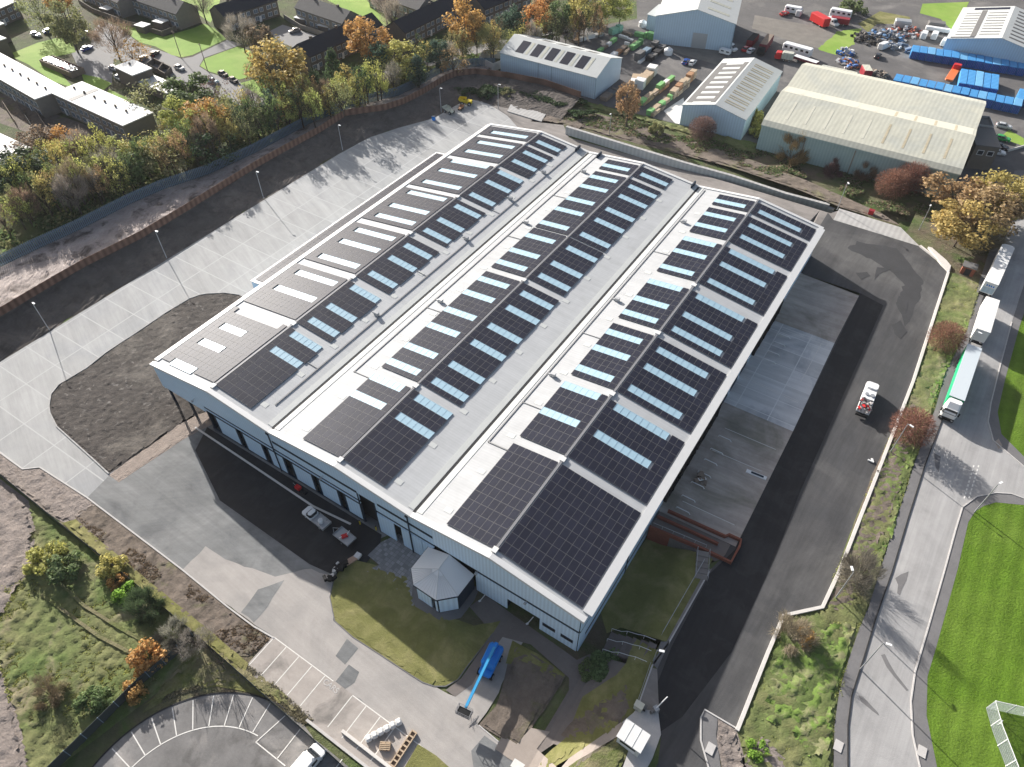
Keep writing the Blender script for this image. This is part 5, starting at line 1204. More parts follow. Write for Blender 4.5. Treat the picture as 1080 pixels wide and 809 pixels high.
def crow(A, B, n, flip, desc, group, L=6.06, z=2.6):
    a = P(*A, z=z); b = P(*B, z=z); d = (b-a); rz = math.atan2(d.y, d.x)
    for k in range(n):
        p = a.lerp(b, (k+.5)/n)
        cc_ = container(desc % ORD[k], p.x, p.y, rz, group=group)
        sc = (d.length/n)/2.44
        cc_.scale = (sc*.93, L/6.06, .97+.05*((k*7)%3)/2)
        if k % 4 == 2:
            for ch in cc_.children:
                if ch.name.startswith(('body','corrug')): ch.color = (.18, .45, .72, 1)
crow((961.6,53.7), (1083,72.8), 14, 0, '%s blue container from the left in the row against the pale corner shed', 'back row of blue containers')
crow((942,84), (1078,112.4), 15, 0, '%s blue container from the left in the row behind the cream shed', 'front row of blue containers', L=5.6)
crow((1011.6,87), (1053.3,94.5), 5, 0, '%s container from the left in the block of long blue containers', 'block of long blue containers', L=12.2)
crow((1073,103), (1092,107), 2, 0, '%s blue container at the right edge beside the long block', 'containers at the right edge', L=8)

# ================================================================== VEHICLES
def loft(mb, secs, mi=0):
    """stack of (z, x0, x1, halfwidth) outlines with clipped corners"""
    n = 8; vs = []
    for (z, x0, x1, hw) in secs:
        c = min(.28, hw*.35); vs += [(x0+c,-hw,z),(x1-c,-hw,z),(x1,-hw+c,z),(x1,hw-c,z),(x1-c,hw,z),(x0+c,hw,z),(x0,hw-c,z),(x0,-hw+c,z)]
    fs = [tuple(range(n))[::-1], tuple(range(len(vs)-n, len(vs)))]
    for s in range(len(secs)-1):
        for i in range(n): fs.append((s*n+i, s*n+(i+1)%n, (s+1)*n+(i+1)%n, (s+1)*n+i))
    return mb.add(vs, fs, mi)
def wheels(t, xs, hw, r, wd=.22):
    for x in xs:
        for s in (-1, 1):
            w_ = MB().tube((x, s*(hw-wd), r), (x, s*hw, r), r, n=14).build('wheel', M['black'], t)
            MB().tube((x, s*(hw-.02), r), (x, s*(hw+.012), r), r*.58, n=10).build('rim', M['galv'], w_)
def make_car(name, label, kind='car'):
    t = thing(name, label, 'car' if kind == 'car' else 'van')
    if kind == 'car':
        L, W, H = 4.3, .89, 1.45
        o = loft(MB(), [(.22,-2.1,2.1,.80),(.5,-2.15,2.15,.88),(.78,-2.12,2.08,.89),(.93,-2.0,1.8,.84)]); o = o.build('body', M['paintc'], t); o['tint'] = 1
        g = loft(MB(), [(.90,-1.75,.95,.80),(1.38,-1.35,.25,.64)]).build('windows', M['glass'], t)
        o = loft(MB(), [(1.375,-1.42,.32,.66),(1.45,-1.25,.15,.58)]).build('roof', M['paintc'], t); o['tint'] = 1
        mb = MB()
        for s in (-1, 1): mb.tube((.9, s*.80, .9), (.28, s*.655, 1.38), .035, n=4).tube((-.4, s*.80, .9), (-.45, s*.66, 1.39), .035, n=4).tube((-1.7, s*.78, .9), (-1.36, s*.64, 1.39), .05, n=4).box(.7,.85,s*.98-.08,s*.98+.08,.85,1.0)
        o = mb.build('pillar', M['paintc'], t); o['tint'] = 1
        wheels(t, (-1.3, 1.32), .88, .31)
        for s in (-1, 1): MB().box(2.02,2.16,s*.62-.18,s*.62+.18,.6,.76).build('headlight', M['white'], t); MB().box(-2.17,-2.08,s*.66-.15,s*.66+.15,.62,.8).build('tail_light', M['red'], t)
    else:
        o = loft(MB(), [(.3,-2.6,2.5,.92),(.6,-2.65,2.6,.97),(1.05,-2.65,2.5,.98),(1.15,-2.65,1.7,.98),(2.1,-2.62,1.0,.90),(2.25,-2.5,.85,.80)]).build('body', M['paintc'], t); o['tint'] = 1
        MB().add([(1.72,-.85,1.2),(1.72,.85,1.2),(1.14,.78,2.0),(1.14,-.78,2.0)], [(0,1,2,3)]).build('windscreen', M['glass'], t)
        mb = MB()
        for s in (-1, 1): mb.box(.3,1.15,s*.965-.02,s*.965+.02,1.3,1.85)
        mb.build('side_window', M['glass'], t); wheels(t, (-1.7, 1.6), .95, .36)
        for s in (-1, 1): MB().box(2.45,2.62,s*.7-.18,s*.7+.18,.7,.95).build('headlight', M['white'], t)
    return t
_c = {}
def car(px, py, qx, qy, color, label, kind='car', z=.7, group=None, name=None):
    """nose at (px,py), tail at (qx,qy)"""
    a = P(px, py, z); b = P(qx, qy, z); m_ = (a+b)/2; rz = math.atan2(a.y-b.y, a.x-b.x)
    if kind not in _c:
        t = make_car('parked_car' if kind == 'car' else 'parked_van', label, kind); _c[kind] = t; t.location = (m_.x, m_.y, 0); t.rotation_euler = (0,0,rz)
        for ch in t.children:
            if ch.get('tint'): ch.color = (*color, 1)
        if group: t['group'] = group
    else: t = dup(_c[kind], (m_.x, m_.y, 0), rz, label, group, color)
    return t
WHT = (.72,.72,.71); BLK = (.02,.02,.025); GRY = (.16,.165,.17); SIL = (.45,.46,.47); BLU = (.03,.08,.30); RED = (.45,.03,.03); GRN = (.02,.30,.06)
CARS = [(197,106,186,97,BLK,'black car parked by the triangle lawn, nearer of the front pair'),]
CARS = [(155,57,146,65,GRY,'dark grey car by the courtyard on the estate road'), (168,52,158,60,BLK,'black car beside the dark grey car by the courtyard'),
        (194,73,184,69,SIL,'silver car at the bend of the estate road'), (240,80,230,75,BLK,'black car parked along the triangle lawn, left one'), (251,87,241,81,BLK,'black car parked along the triangle lawn, right one'),
        (228,86,220,84,(.25,.45,.55),'pale blue car half hidden by the purple-brown tree'), (306,33,315,31,GRY,'dark car standing in the pale car park'), (330,43,338,40,SIL,'silver car near the garden wall in the pale car park'),
        (41,37,34,35,WHT,'white car beside the brown brick block at far left'), (55,31,48,33,BLU,'blue car beside the white car at far left'), (97,48,86,53,BLU,'dark blue car under the trees at the end of the left parking area'),
        (92,33,84,36,SIL,'silver car under the tall olive tree'), (88,38,80,41,GRY,'grey car under the tall olive tree'), (124,73,116,70,SIL,'silver car at the wall of the white-roofed building'), (130,84,121,79,WHT,'white car at the wall of the white-roofed building'),
        (727,61,720,68,BLU,'blue car parked on the timber yard edge'), (734,62,727,69,WHT,'white car beside the blue car on the timber yard edge'),
        (796,50,788,56,WHT,'white car parked between the big blue-grey shed and the brown lorry'), (785,68,795,70,WHT,'white car passing behind the small grey shed'),
        (1066,134,1052,131,SIL,'silver car at the far end of the office car row'), (1064,147,1051,144,GRN,'green car parked between the silver cars by the brick office'), (1062,156,1049,152,BLK,'black car half hidden beside the green car'), (1058,161,1046,159,WHT,'white car nearest the orange trees by the brick office'),
        (834,14,822,13,RED,'dark red car behind the white caravan'),]
CARS[-1] = (831,13,824,15,RED,'dark red car in front of the white caravan at top right')
CARS += [(790,49,784,53,RED,'small red car at the foot of the dark red skip'), (928,56,924,61,BLK,'black car on the bare yard left of the scrap heaps'), (717,33,711,36,SIL,'silver car beside the lean-to shed')]
for c_ in CARS: car(*c_)
car(343,781, 300,832, WHT, 'white van parked in the round car park at the bottom edge', 'van', z=1.2).scale = (1.05,1.05,1.0)
car(884,27, 872,21, WHT, 'white van in front of the red trailer in the upper yard', 'van')
car(937,47, 928,51, WHT, 'white van among the scrap beside the blue container rows', 'van')
car(776,53, 764,48, WHT, 'white flatbed van at the wall of the big blue-grey shed', 'van')
car(846,10, 840,18, (.5,.5,.5), 'grey van parked beside the caravans at the top edge', 'van')
for (a_, b_, lab) in [((977,33),(972,42),'white van left of two beside the pale corner shed'), ((988,33),(983,43),'white van right of two beside the pale corner shed')]: car(*a_, *b_, WHT, lab, 'van')
car(999,42, 994,48, WHT, 'white van at the corner of the pale corner shed', 'van')
# pickup truck with trailer on the front yard
a = P(321,536,.8); b = P(346,556,.8); rz = math.atan2(a.y-b.y, a.x-b.x); m_ = (a+b)/2
t = thing('pickup_truck', 'white pickup truck with open bed towing the flat trailer on the front yard', 'pickup truck', (m_.x, m_.y, 0), rz)
loft(MB(), [(.4,.2,2.7,.88),(.7,.2,2.75,.92),(1.0,.2,2.6,.9),(1.05,.2,1.9,.88)]).build('cab_body', M['white'], t)
loft(MB(), [(1.02,.3,1.8,.84),(1.6,.5,1.2,.70)]).build('windows', M['glass'], t); loft(MB(), [(1.6,.45,1.25,.72),(1.68,.5,1.15,.66)]).build('cab_roof', M['white'], t)
MB().box(-2.7,.15,-.95,.95,.62,.75).box(-2.7,.15,-.95,-.88,.75,1.1).box(-2.7,.15,.88,.95,.75,1.1).box(-2.7,-2.63,-.88,.88,.75,1.1).build('bed', M['galv'], t)
wheels(t, (-1.7, 1.7), .92, .38)
o = thing('tool_bag', 'white builder bag on the bed of the pickup truck', 'bag', t.matrix_basis @ Vector((-1.3, .1, .76)))
MB().tube((0,0,0),(0,0,.75),.42,.38,n=10).build('sack', M['white'], o); MB().tube((0,0,.75),(0,0,.8),.3,.1,n=10).build('sack_top', M['trim'], o)
a = P(352,564,.7); b = P(374,574,.7); a=P(357,560,.7); b=P(370,572,.7); m_ = (a+b)/2
t = thing('flat_trailer', 'flat grey trailer hitched behind the white pickup truck', 'trailer', (m_.x, m_.y, 0), rz)
MB().box(-1.7,1.7,-.95,.95,.6,.72).build('deck', M['galv'], t); MB().strip([(1.7,-.7),(2.8,0),(1.7,.7)], .08, .5, .6).build('drawbar', M['galv'], t); wheels(t, (-.3,), 1.05, .3)
mb = MB(); mb.strip([(-1.7,-.95),(1.7,-.95),(1.7,.95),(-1.7,.95),(-1.7,-.95)], .05, .72, .95); mb.build('side_rail', M['galv'], t)
o = thing('red_tool', 'red and white power tool lying on the flat trailer', 'tool', (m_.x, m_.y, .72), 1); MB().box(-.5,.5,-.3,.3,0,.35).build('engine', M['red'], o); MB().tube((.4,0,.3),(1.0,.4,.5),.06).tube((-.4,0,.3),(-.9,-.2,.4),.08).build('handle', M['white'], o)
# service truck on the east tarmac: burnt-out looking loaded flatbed
a = P(922,401,1.4); b = P(908,440,1.2); m_ = (a+b)/2; rz = math.atan2(a.y-b.y, a.x-b.x)
t = thing('works_truck', 'white works truck loaded with scrap and tools on the east tarmac', 'truck', (m_.x, m_.y, 0), rz)
loft(MB(), [(.5,1.6,3.9,1.0),(1.2,1.5,4.0,1.08),(1.9,1.5,3.8,1.06),(2.5,1.6,3.2,.98)]).build('cab', M['white'], t)
MB().add([(3.85,-.9,1.7),(3.85,.9,1.7),(3.35,.85,2.4),(3.35,-.85,2.4)], [(0,1,2,3)]).build('windscreen', M['glass'], t)
MB().box(-3.8,1.4,-1.1,1.1,.9,1.1).box(-3.8,1.4,-1.1,-1.02,1.1,1.6).box(-3.8,1.4,1.02,1.1,1.1,1.6).build('bed', M['white'], t)
MB().box(-1.2,1.35,-1.0,1.0,1.1,2.2).build('tool_box', M['white'], t); MB().tube((-.1,-.5,2.2),(-.1,-.5,2.45),.4,n=10).tube((-.1,.45,2.2),(-.1,.45,2.4),.35,n=10).build('hose_reel', M['galv'], t)
rnd = random.Random(8); mb = MB(); mb2 = MB()
for k in range(46): (mb if k % 9 else mb2).rbox((rnd.uniform(-4.0,-1.2), rnd.uniform(-.9,.9), rnd.uniform(1.2,2.1)), (rnd.uniform(.2,1.1), rnd.uniform(.1,.4), rnd.uniform(.1,.4)), rz=rnd.random()*3, ry=rnd.uniform(-.6,.6))
o = mb.build('scrap_load', M['junk'], t); o.color = (.33,.31,.30,1); o = mb2.build('red_load', M['red'], t)
MB().box(-4.4,-3.8,-1.0,1.0,.5,.9).build('rear_bar', M['black'], t); wheels(t, (-2.6, 2.6), 1.08, .48)
# lorries on the public road
def lorry(label, tail, head, z, cab, col, sidecol, name='articulated_lorry', roofcol=None, Lx=None, taper=False, rearsign=False):
    a = P(*head, z=z); b = P(*tail, z=z); d = a-b; rz = math.atan2(d.y, d.x); L = Lx or d.length
    t = thing(name, label, 'lorry', (b.x, b.y, 0), rz)
    tr = 0; x1 = L-(2.7 if cab else 0)
    MB().box(0, x1, -1.25, 1.25, 1.15, z-.08).build('trailer_box', sidecol, t); MB().box(-.02, x1+.02, -1.27, 1.27, z-.08, z).build('trailer_roof', roofcol or M['felt'], t)
    if taper:
        loft(MB(), [(1.2,x1-.5,x1+1.1,1.24),(z-.5,x1-.5,x1+1.0,1.2),(z-.02,x1-.5,x1+.5,1.0)]).build('rounded_nose', M['white'], t)
    MB().box(.1, x1, -.5, .5, .8, 1.13).build('chassis', M['black'], t)
    MB().box(-.08, -.02, -1.2, -.03, 1.2, z-.2).box(-.08, -.02, .03, 1.2, 1.2, z-.2).build('rear_door', M['white'], t)
    MB().box(-.15, .1, -1.2, 1.2, .55, .8).build('under_bar', M['black'], t)
    ws = [1.6, 2.9, 4.2]+([x1-1.6] if not cab else [])
    if cab:
        x = x1+.3
        loft(MB(), [(.7,x,x+2.3,1.2),(1.6,x,x+2.35,1.25),(2.2,x,x+2.3,1.24),(2.9,x,x+2.0,1.2)]).build('cab', M['white'], t)
        loft(MB(), [(2.9,x-.1,x+1.9,1.15),(3.7,x-.1,x+1.0,1.1)]).build('air_deflector', M['white'], t)
        MB().add([(x+2.34,-1.1,2.0),(x+2.34,1.1,2.0),(x+2.06,1.05,2.85),(x+2.06,-1.05,2.85)], [(0,1,2,3)]).build('windscreen', M['glass'], t)
        MB().box(x+2.3,x+2.42,-1.15,1.15,.5,1.1).build('bumper', M['black'], t)
        for s in (-1,1): MB().box(x+2.36,x+2.46,s*.9-.16,s*.9+.16,.7,.95).build('headlight', M['galv'], t); MB().box(x+1.9,x+2.1,s*1.42-.12,s*1.42+.12,1.9,2.6).build('mirror', M['black'], t)
        ws += [x+.3, x+1.7]
    wheels(t, ws, 1.22, .5, .35)
    if rearsign:
        mb = MB()
        for k in range(4): mb.box(-.10,-.085,-.8+k*.42,-.55+k*.42,z-.95,z-.55)
        mb.build('rear_lettering', M['blue'], t)
        MB().box(-.10,-.082,-1.1,1.1,1.4,z-1.2).build('rear_panel', M['greywall'], t)
    return t
lorry('white lorry with green side panels and white cab facing the junction', (1028,365.5), (1006.5,428), 3.9, True, None, mat('green_side', (.02,.38,.16), .5), roofcol=mat('pale_lorry_roof', (.50,.55,.58), .6), name='articulated_lorry')
lorry('cream-roofed box trailer parked between the two longer lorries', (1037,349), (1047,316), 3.9, False, None, M['white'], name='box_trailer')
tl = lorry('long cream-roofed trailer with rounded nose and blue marks on its rear', (1046,299), (1063,261), 3.9, False, None, M['white'], name='box_trailer', taper=True, rearsign=True)
# boom lift
q_ = P(517,702,0); h_ = P(490,748,3); rz = math.atan2(h_.y-q_.y, h_.x-q_.x)
t = thing('boom_lift', 'blue telescopic boom lift reaching over the path by the mown island', 'boom lift', (q_.x, q_.y, 0), rz)
loft(MB(), [(.4,-1.6,1.9,.9),(.9,-1.7,2.0,1.0),(1.1,-1.6,1.9,.9)]).build('chassis', M['blue'], t); wheels(t, (-1.3, 1.5), 1.15, .5, .35)
loft(MB(), [(1.15,-2.4,1.0,1.05),(1.9,-2.5,.9,1.1),(2.3,-2.2,.6,.9)]).build('turret', M['blue'], t)
bl = (h_-Vector((q_.x,q_.y,3))).length
MB().rbox((bl/2-.9,0,2.85),(bl+1.2,.36,.40),ry=R(1)).build('boom', M['bluel'], t); MB().rbox((-1.4,0,2.6),(1.8,.5,.6)).build('boom_base', M['blue'], t)
mb = MB()
x0 = bl-.4
for (a_, b_) in [((x0,-1),(x0+1.1,-1)),((x0+1.1,-1),(x0+1.1,1)),((x0+1.1,1),(x0,1)),((x0,1),(x0,-1))]:
    for z in (2.1, 2.6, 3.15): mb.tube((*a_,z),(*b_,z),.03,n=5)
    for s in (0,.5): p_ = Vector((*a_,2.0)).lerp(Vector((*b_,2.0)), s); mb.tube(p_, p_+Vector((0,0,1.15)), .03, n=5)
mb.build('basket_rail', M['ridge'], t); MB().box(x0,x0+1.1,-1,1,1.95,2.05).build('basket_floor', M['black'], t)
# caravans, trailers, trucks in the upper yard
def boxveh(name, label, cat, A, B, w_, z0, z1, m, mroof=None, cabm=None, windows=True):
    a = P(*A, z=z1); b = P(*B, z=z1); d = b-a; rz = math.atan2(d.y, d.x); L = d.length
    t = thing(name, label, cat, (a.x, a.y, 0), rz)
    loft(MB(), [(z0,0,L,w_),(z1-.3,0,L,w_),(z1,.15,L-.15,w_-.12)]).build('body', m, t)
    if mroof: MB().box(.2,L-.2,-w_+.15,w_-.15,z1+.005,z1+.06).build('roof', mroof, t)
    if windows:
        mb = MB()
        for k in range(max(2, int(L/1.9))):
            x = .8+k*1.9
            if x+1 < L: mb.box(x, x+1.0, -w_-.02, w_+.02, z0+(z1-z0)*.5, z0+(z1-z0)*.78)
        mb.build('window', M['glass'], t)
    wheels(t, (L*.25, L*.75), w_-.02, .38)
    MB().tube((L,0,.5),(L+1.0,0,.45),.06).build('tow_bar', M['black'], t)
    if cabm:
        loft(MB(), [(.5,L+.2,L+2.2,w_),(1.5,L+.2,L+2.3,w_),(2.5,L+.2,L+1.9,w_-.1)]).build('cab', cabm, t)
        MB().box(L+2.0,L+2.25,-w_+.2,w_-.2,1.55,2.2).build('windscreen', M['glass'], t)
    return t
boxveh('caravan', 'long white caravan parked beside the gravel yard', 'caravan', (828,44), (857,52), 1.35, .5, 2.9, M['white'])
boxveh('caravan', 'white caravan at the top edge beside the hedge', 'caravan', (829,5), (846,8), 1.2, .5, 2.6, M['white'])
boxveh('caravan', 'white domed caravan with red stripe at the top edge', 'caravan', (877,8), (899,12), 1.3, .5, 2.9, M['white'])
boxveh('box_trailer', 'bright red covered trailer in the upper yard', 'trailer', (859,12), (874,20), 1.5, .6, 3.3, M['red'], windows=False)
boxveh('box_trailer', 'dark red open trailer beside the bright red covered trailer', 'trailer', (877,17), (897,20), 1.3, .6, 2.4, mat('dark_red', (.25,.02,.03), .5), windows=False)
boxveh('skip_lorry', 'brown-topped dark red lorry beside the big blue-grey shed', 'lorry', (813,36), (805,47), 1.3, .8, 3.2, mat('maroon', (.16,.03,.04), .5), M['oldwood'], M['black'], windows=False)
boxveh('skip', 'dark red skip at the wall of the big blue-grey shed', 'skip', (798,35), (791,43), 1.2, .3, 2.2, MATS['dark_red'], M['interior'], windows=False)
boxveh('flatbed_lorry', 'red-cabbed flatbed lorry stretching behind the small grey shed', 'lorry', (863,66), (838,58), 1.25, .8, 1.5, MATS['maroon'], M['white'], None, windows=False)
boxveh('cement_wagon', 'cream and red wagon at the head of the flatbed lorry', 'wagon', (838,56), (826,54), 1.2, .8, 2.8, M['cream'], None, M['red'], windows=False)
boxveh('site_cabin', 'long cream site cabin behind the cream shed roof', 'cabin', (866,69.5), (904,78), 1.6, .2, 3.0, M['cream'])
boxveh('red_box_truck', 'red box truck with pale roof at the end of the long cream cabin', 'truck', (913,68), (917,75), 1.3, .6, 3.0, MATS['dark_red'], M['cream'], None, windows=False)
boxveh('recovery_truck', 'orange flatbed recovery truck on the container yard', 'truck', (1001,84), (1008,73), 1.25, .8, 1.2, M['orange'], None, M['red'], windows=False)
boxveh('tank_trailer', 'pale grey covered trailer beyond the scrap heap', 'trailer', (945,20), (962,22), 1.6, .6, 2.8, M['galv'], windows=False)
boxveh('low_cabin', 'low grey cabin by the far lawn near the pale corner shed', 'cabin', (980,22), (998,24), 1.5, .2, 2.2, M['greystrip'], windows=False)
boxveh('low_wall_trailer', 'long white low trailer beside the low grey cabin', 'trailer', (977,27), (1003,31), .9, .5, 1.6, M['white'], windows=False)
boxveh('minibus', 'white minibus parked along the big blue-grey shed', 'minibus', (760,50), (771,53), 1.0, .5, 1.9, M['white'])
# scrap heaps
def heap(label, px, py, r, n, cols, seed):
    q_ = P(px, py, .6); t = thing('scrap_heap', label, 'scrap heap', (q_.x, q_.y, 0)); rnd = random.Random(seed)
    for ci, c_ in enumerate(cols):
        mb = MB()
        for k in range(n//len(cols)):
            a_ = rnd.random()*6.28; rr = r*math.sqrt(rnd.random()); hz = (1-rr/r)*1.6
            mb.rbox((math.cos(a_)*rr, math.sin(a_)*rr, rnd.uniform(.2, .4+hz)), (rnd.uniform(.4,1.9), rnd.uniform(.3,1.1), rnd.uniform(.2,.9)), rz=rnd.random()*3, ry=rnd.uniform(-.4,.4))
        o = mb.build('scrap', M['junk'], t); o.color = (*c_, 1)
    return t
heap('grey and blue scrap heap left of the white van by the container yard', 935, 38, 7, 90, [(.35,.36,.38),(.12,.13,.15),(.10,.20,.35)], 1)
heap('long dark scrap heap running along the gravel yard fence', 917, 40, 6, 70, [(.04,.04,.045),(.10,.09,.08)], 2)
heap('pale scrap heap with red bits beside the grey covered trailer', 955, 32, 6, 80, [(.5,.5,.5),(.25,.25,.27),(.4,.12,.08)], 3)
heap('orange-brown and blue heap behind the long cream cabin', 895, 66, 4, 50, [(.40,.16,.08),(.10,.20,.45),(.4,.4,.4)], 4)
heap('small pile of blue drums and pale bits at the gravel yard corner', 892, 54, 3, 26, [(.04,.14,.42),(.45,.45,.45)], 5)
heap('brown rubble spread beside the red box truck', 925, 78, 3.5, 40, [(.3,.25,.2),(.2,.17,.14)], 6)
heap('grey clutter heap right of the white van near the containers', 951, 50, 3.5, 40, [(.4,.41,.42),(.15,.2,.28)], 7)
# timber stacks
def stack(label, A, B, wd, h, cols, seed=1, grp='timber stacks in the yard'):
    a = P(*A, z=h); b = P(*B, z=h); d = b-a; rz = math.atan2(d.y, d.x); L = d.length; rnd = random.Random(seed)
    t = thing('timber_stack', label, 'timber stack', (a.x, a.y, 0), rz); t['group'] = grp; x = 0; k = 0
    while x < L-1:
        l = min(L-x, rnd.uniform(2.6, 4.6)); hh = h*rnd.uniform(.55, 1.1); m = cols[k % len(cols)]; mb = MB()
        nl = max(2, int(hh/.6))
        for j in range(nl): mb.box(x+.05+rnd.uniform(0,.15), x+l-.1-rnd.uniform(0,.2), -wd/2+rnd.uniform(0,.15), wd/2-rnd.uniform(0,.15), j*hh/nl+.06, (j+1)*hh/nl)
        mb.build('timber_pack', m, t); x += l; k += 1
    return t
w2, ow_, gw, wt = M['wood2'], M['oldwood'], M['greenwrap'], M['felt']
stack('green-wrapped timber stack nearest the small grey shed', (684,117), (708,99), 1.6, 1.6, [gw, w2, gw, w2], 1)
stack('timber stack beside the green-wrapped one, nearest the small grey shed', (688,120), (703,108), 1.2, 1.0, [w2, ow_], 2)
stack('long timber stack with a green end beside the copper birch', (676,105), (712,76), 1.6, 1.9, [gw, w2, w2, gw, wt], 3)
stack('timber stack right of the long one behind the copper birch', (678,108), (706,86), 1.2, 1.1, [w2, w2, ow_], 4)
stack('tall reddish timber stack in the middle of the yard', (709,96), (733,73), 1.9, 2.6, [w2, mat('reddish_timber', (.36,.20,.11), .85, var=.15), w2], 5)
stack('shorter timber stack in front of the tall reddish stack', (713,98), (726,87), 1.3, 1.2, [w2, ow_], 6)
stack('pale crib of leaning boards behind the copper birch, left', (668,87), (672,74), 2.6, 2.4, [w2, wt], 7)
stack('pale crib of leaning boards behind the copper birch, right', (674,86), (690,68), 3.0, 2.6, [wt, w2, w2], 8)
stack('bright green wrapped stack in the back of the timber yard', (666,47), (677,40), 1.8, 2.0, [gw], 9)
stack('green wrapped stack at the far corner of the timber yard', (670,32), (683,35), 1.8, 1.8, [gw], 10)
stack('tall striped green stack against the lean-to shed', (684,32), (699,36), 2.0, 2.6, [gw, MATS['reddish_timber'] if False else gw], 11)
stack('mint coloured stack beside the woodland at the back of the timber yard', (644,30), (656,26), 2.2, 2.2, [mat('mint_wrap', (.25,.48,.36), .6)], 12)
stack('white wrapped stack along the back edge of the timber yard', (619,36), (638,32), 2.0, 1.6, [wt, M['galv']], 13)
stack('grey timber row left of the white wrapped stack', (604,42), (618,38), 1.6, 1.2, [ow_, wt], 14)
stack('brown stack right of the mint coloured stack', (657,30), (667,33), 1.8, 1.8, [ow_, w2], 15)
stack('long pale stack in the shade behind the panelled shed', (631,52), (650,39), 1.3, 1.3, [gw, ow_, wt], 16)
stack('reddish bundle row right of the panelled shed roof', (645,58), (662,44), 1.8, 1.6, [wt, MATS['reddish_timber'], ow_], 17)
stack('thin timber row next to the bright green wrapped stack', (659,55), (671,42), 1.0, 1.1, [w2, ow_], 18)
stack('pale boards lying behind the reddish bundle row', (653,36), (668,41), 1.2, .9, [wt], 19)
stack('dark grey steel and timber pile in the middle of the yard', (672,56), (694,41), 2.2, 2.8, [M['greystrip'], M['palis'], M['interior'], M['greystrip']], 20)
stack('lower dark pile beside the dark grey steel pile', (684,60), (700,47), 2.4, 1.6, [M['interior'], M['greystrip']], 21)
stack('short pale bundle at the foot of the dark grey pile', (674,64), (682,58), 1.2, 1.0, [wt], 22)
stack('rough timber leaning at the gable of the panelled shed', (636,103), (650,92), 2.4, 1.2, [ow_, M['greystrip'], ow_], 23)
for (px, py, lab) in [(678,25,'white dome-topped tank at the end of the lean-to shed'), (705,54,'white dome-topped tank standing in the timber yard')]:
    q_ = P(px, py, 1.0); t = thing('storage_tank', lab, 'tank', (q_.x, q_.y, 0))
    MB().tube((0,0,0),(0,0,1.6),1.5,n=16).tube((0,0,1.6),(0,0,2.2),1.5,.5,n=16).build('tank_body', M['white'], t); MB().tube((0,0,2.2),(0,0,2.35),.4,n=10).build('lid', M['galv'], t)
q_ = P(734,37,1.2); t = thing('water_tank', 'white cylindrical tank on a dark base by the big blue-grey shed', 'tank', (q_.x, q_.y, 0))
MB().tube((0,0,.4),(0,0,2.9),1.5,n=16).build('tank_body', M['white'], t); MB().box(-1.6,1.6,-1.6,1.6,0,.4).build('tank_base', M['black'], t); MB().tube((0,0,2.9),(0,0,3.1),1.4,.3,n=16).build('lid', M['galv'], t)
t = thing('roll_off_bin', 'red and black bin beside the white cylindrical tank', 'bin', P(752,44,.5)*1.0, .3); t.location.z = 0
MB().box(-1.3,1.3,-.9,.9,0,1.6).build('bin_body', M['red'], t); MB().box(-1.2,1.2,-.8,.8,1.6,1.9).build('bin_load', M['interior'], t)
# walls of the pale bay left of the timber shed
t = thing('concrete_bay', 'open-topped pale concrete bay at the left end of the panelled shed', 'bay', P(520,66,0)); 
MB().strip([(-5,2),(-3,-3.5),(4,-6),(5,-1)], .4, 0, 2.6).build('bay_wall', M['whitecon'], t); MB().strip([(-5,2),(2,5)], .4, 0, 2.6).build('bay_wall', M['whitecon'], t)

# ================================================================== STREET FURNITURE
def lamp(label, base, h=7.6, arm=0.0, head=.35, group=None, z=0.0, name='street_lamp'):
    q_ = P(*base, z=z); t = thing(name, label, 'street lamp', (q_.x, q_.y, z), arm)
    MB().tube((0,0,0),(0,0,h),.10,.06,8).box(-.15,.15,-.15,.15,0,.05).build('pole', M['galv'], t)
    MB().tube((0,0,h),(.35,0,h+.08),.04).build('arm', M['galv'], t)
    MB().rbox((.62,0,h+.08),(.7,.3,.13)).build('lamp_head', M['white'], t)
    return t
LP = [((52.5,348.75),'street lamp on the yard edge nearest the left side of the picture'), ((176,272.5),'street lamp second from the left on the yard edge'), ((278,209),'street lamp on the yard edge above the long shadow streaks, third from the left'),
      ((361.5,159),'street lamp on the yard edge in front of the golden tree'), ((465.5,119),'street lamp beside the little machines at the far yard corner'), ((525.5,115),'street lamp in the brambles near the raised slab')]
for b_, lab in LP: lamp(lab, b_, arm=R(0))
lamp('street lamp on the bramble strip above the retaining wall', (642.5,142.5), 6.5, R(-90))
lamp('street lamp at the right end of the retaining wall', (883,221), 7.5, R(-60)); lamp('street lamp on the grass corner by the orange trees', (969,243), 7, R(-100))
lamp('street lamp on the verge at the large rusty bush', (939,477), 7.5, R(-20)); lamp('street lamp on the lower verge next to the leafless grey bush', (881,631), 7.5, R(120))
lamp('tall street lamp on the west pavement below the leafless bush', (907,706), 8.5, R(10)); lamp('street lamp on the dark tree side of the round shrub by the green-sided lorry', (1012,378), 7.0, R(-10))
lamp('street lamp at the junction corner of the big lawn', (1028,540), 7.5, R(60))
lamp('street lamp at the ramp corner of the east road', (689,697), 3.5, R(20))
# wooden poles on the housing lawn
for (px, py, lab) in [(191,61,'telegraph pole at the bend of the estate road'), (219,75,'telegraph pole on the triangle lawn')]:
    q_ = P(px, py, 0); t = thing('telegraph_pole', lab, 'pole', (q_.x, q_.y, 0)); MB().tube((0,0,0),(0,0,9),.14,.1,8).build('pole', M['oldwood'], t); MB().box(-.8,.8,-.06,.06,8.4,8.5).build('crossarm', M['oldwood'], t)
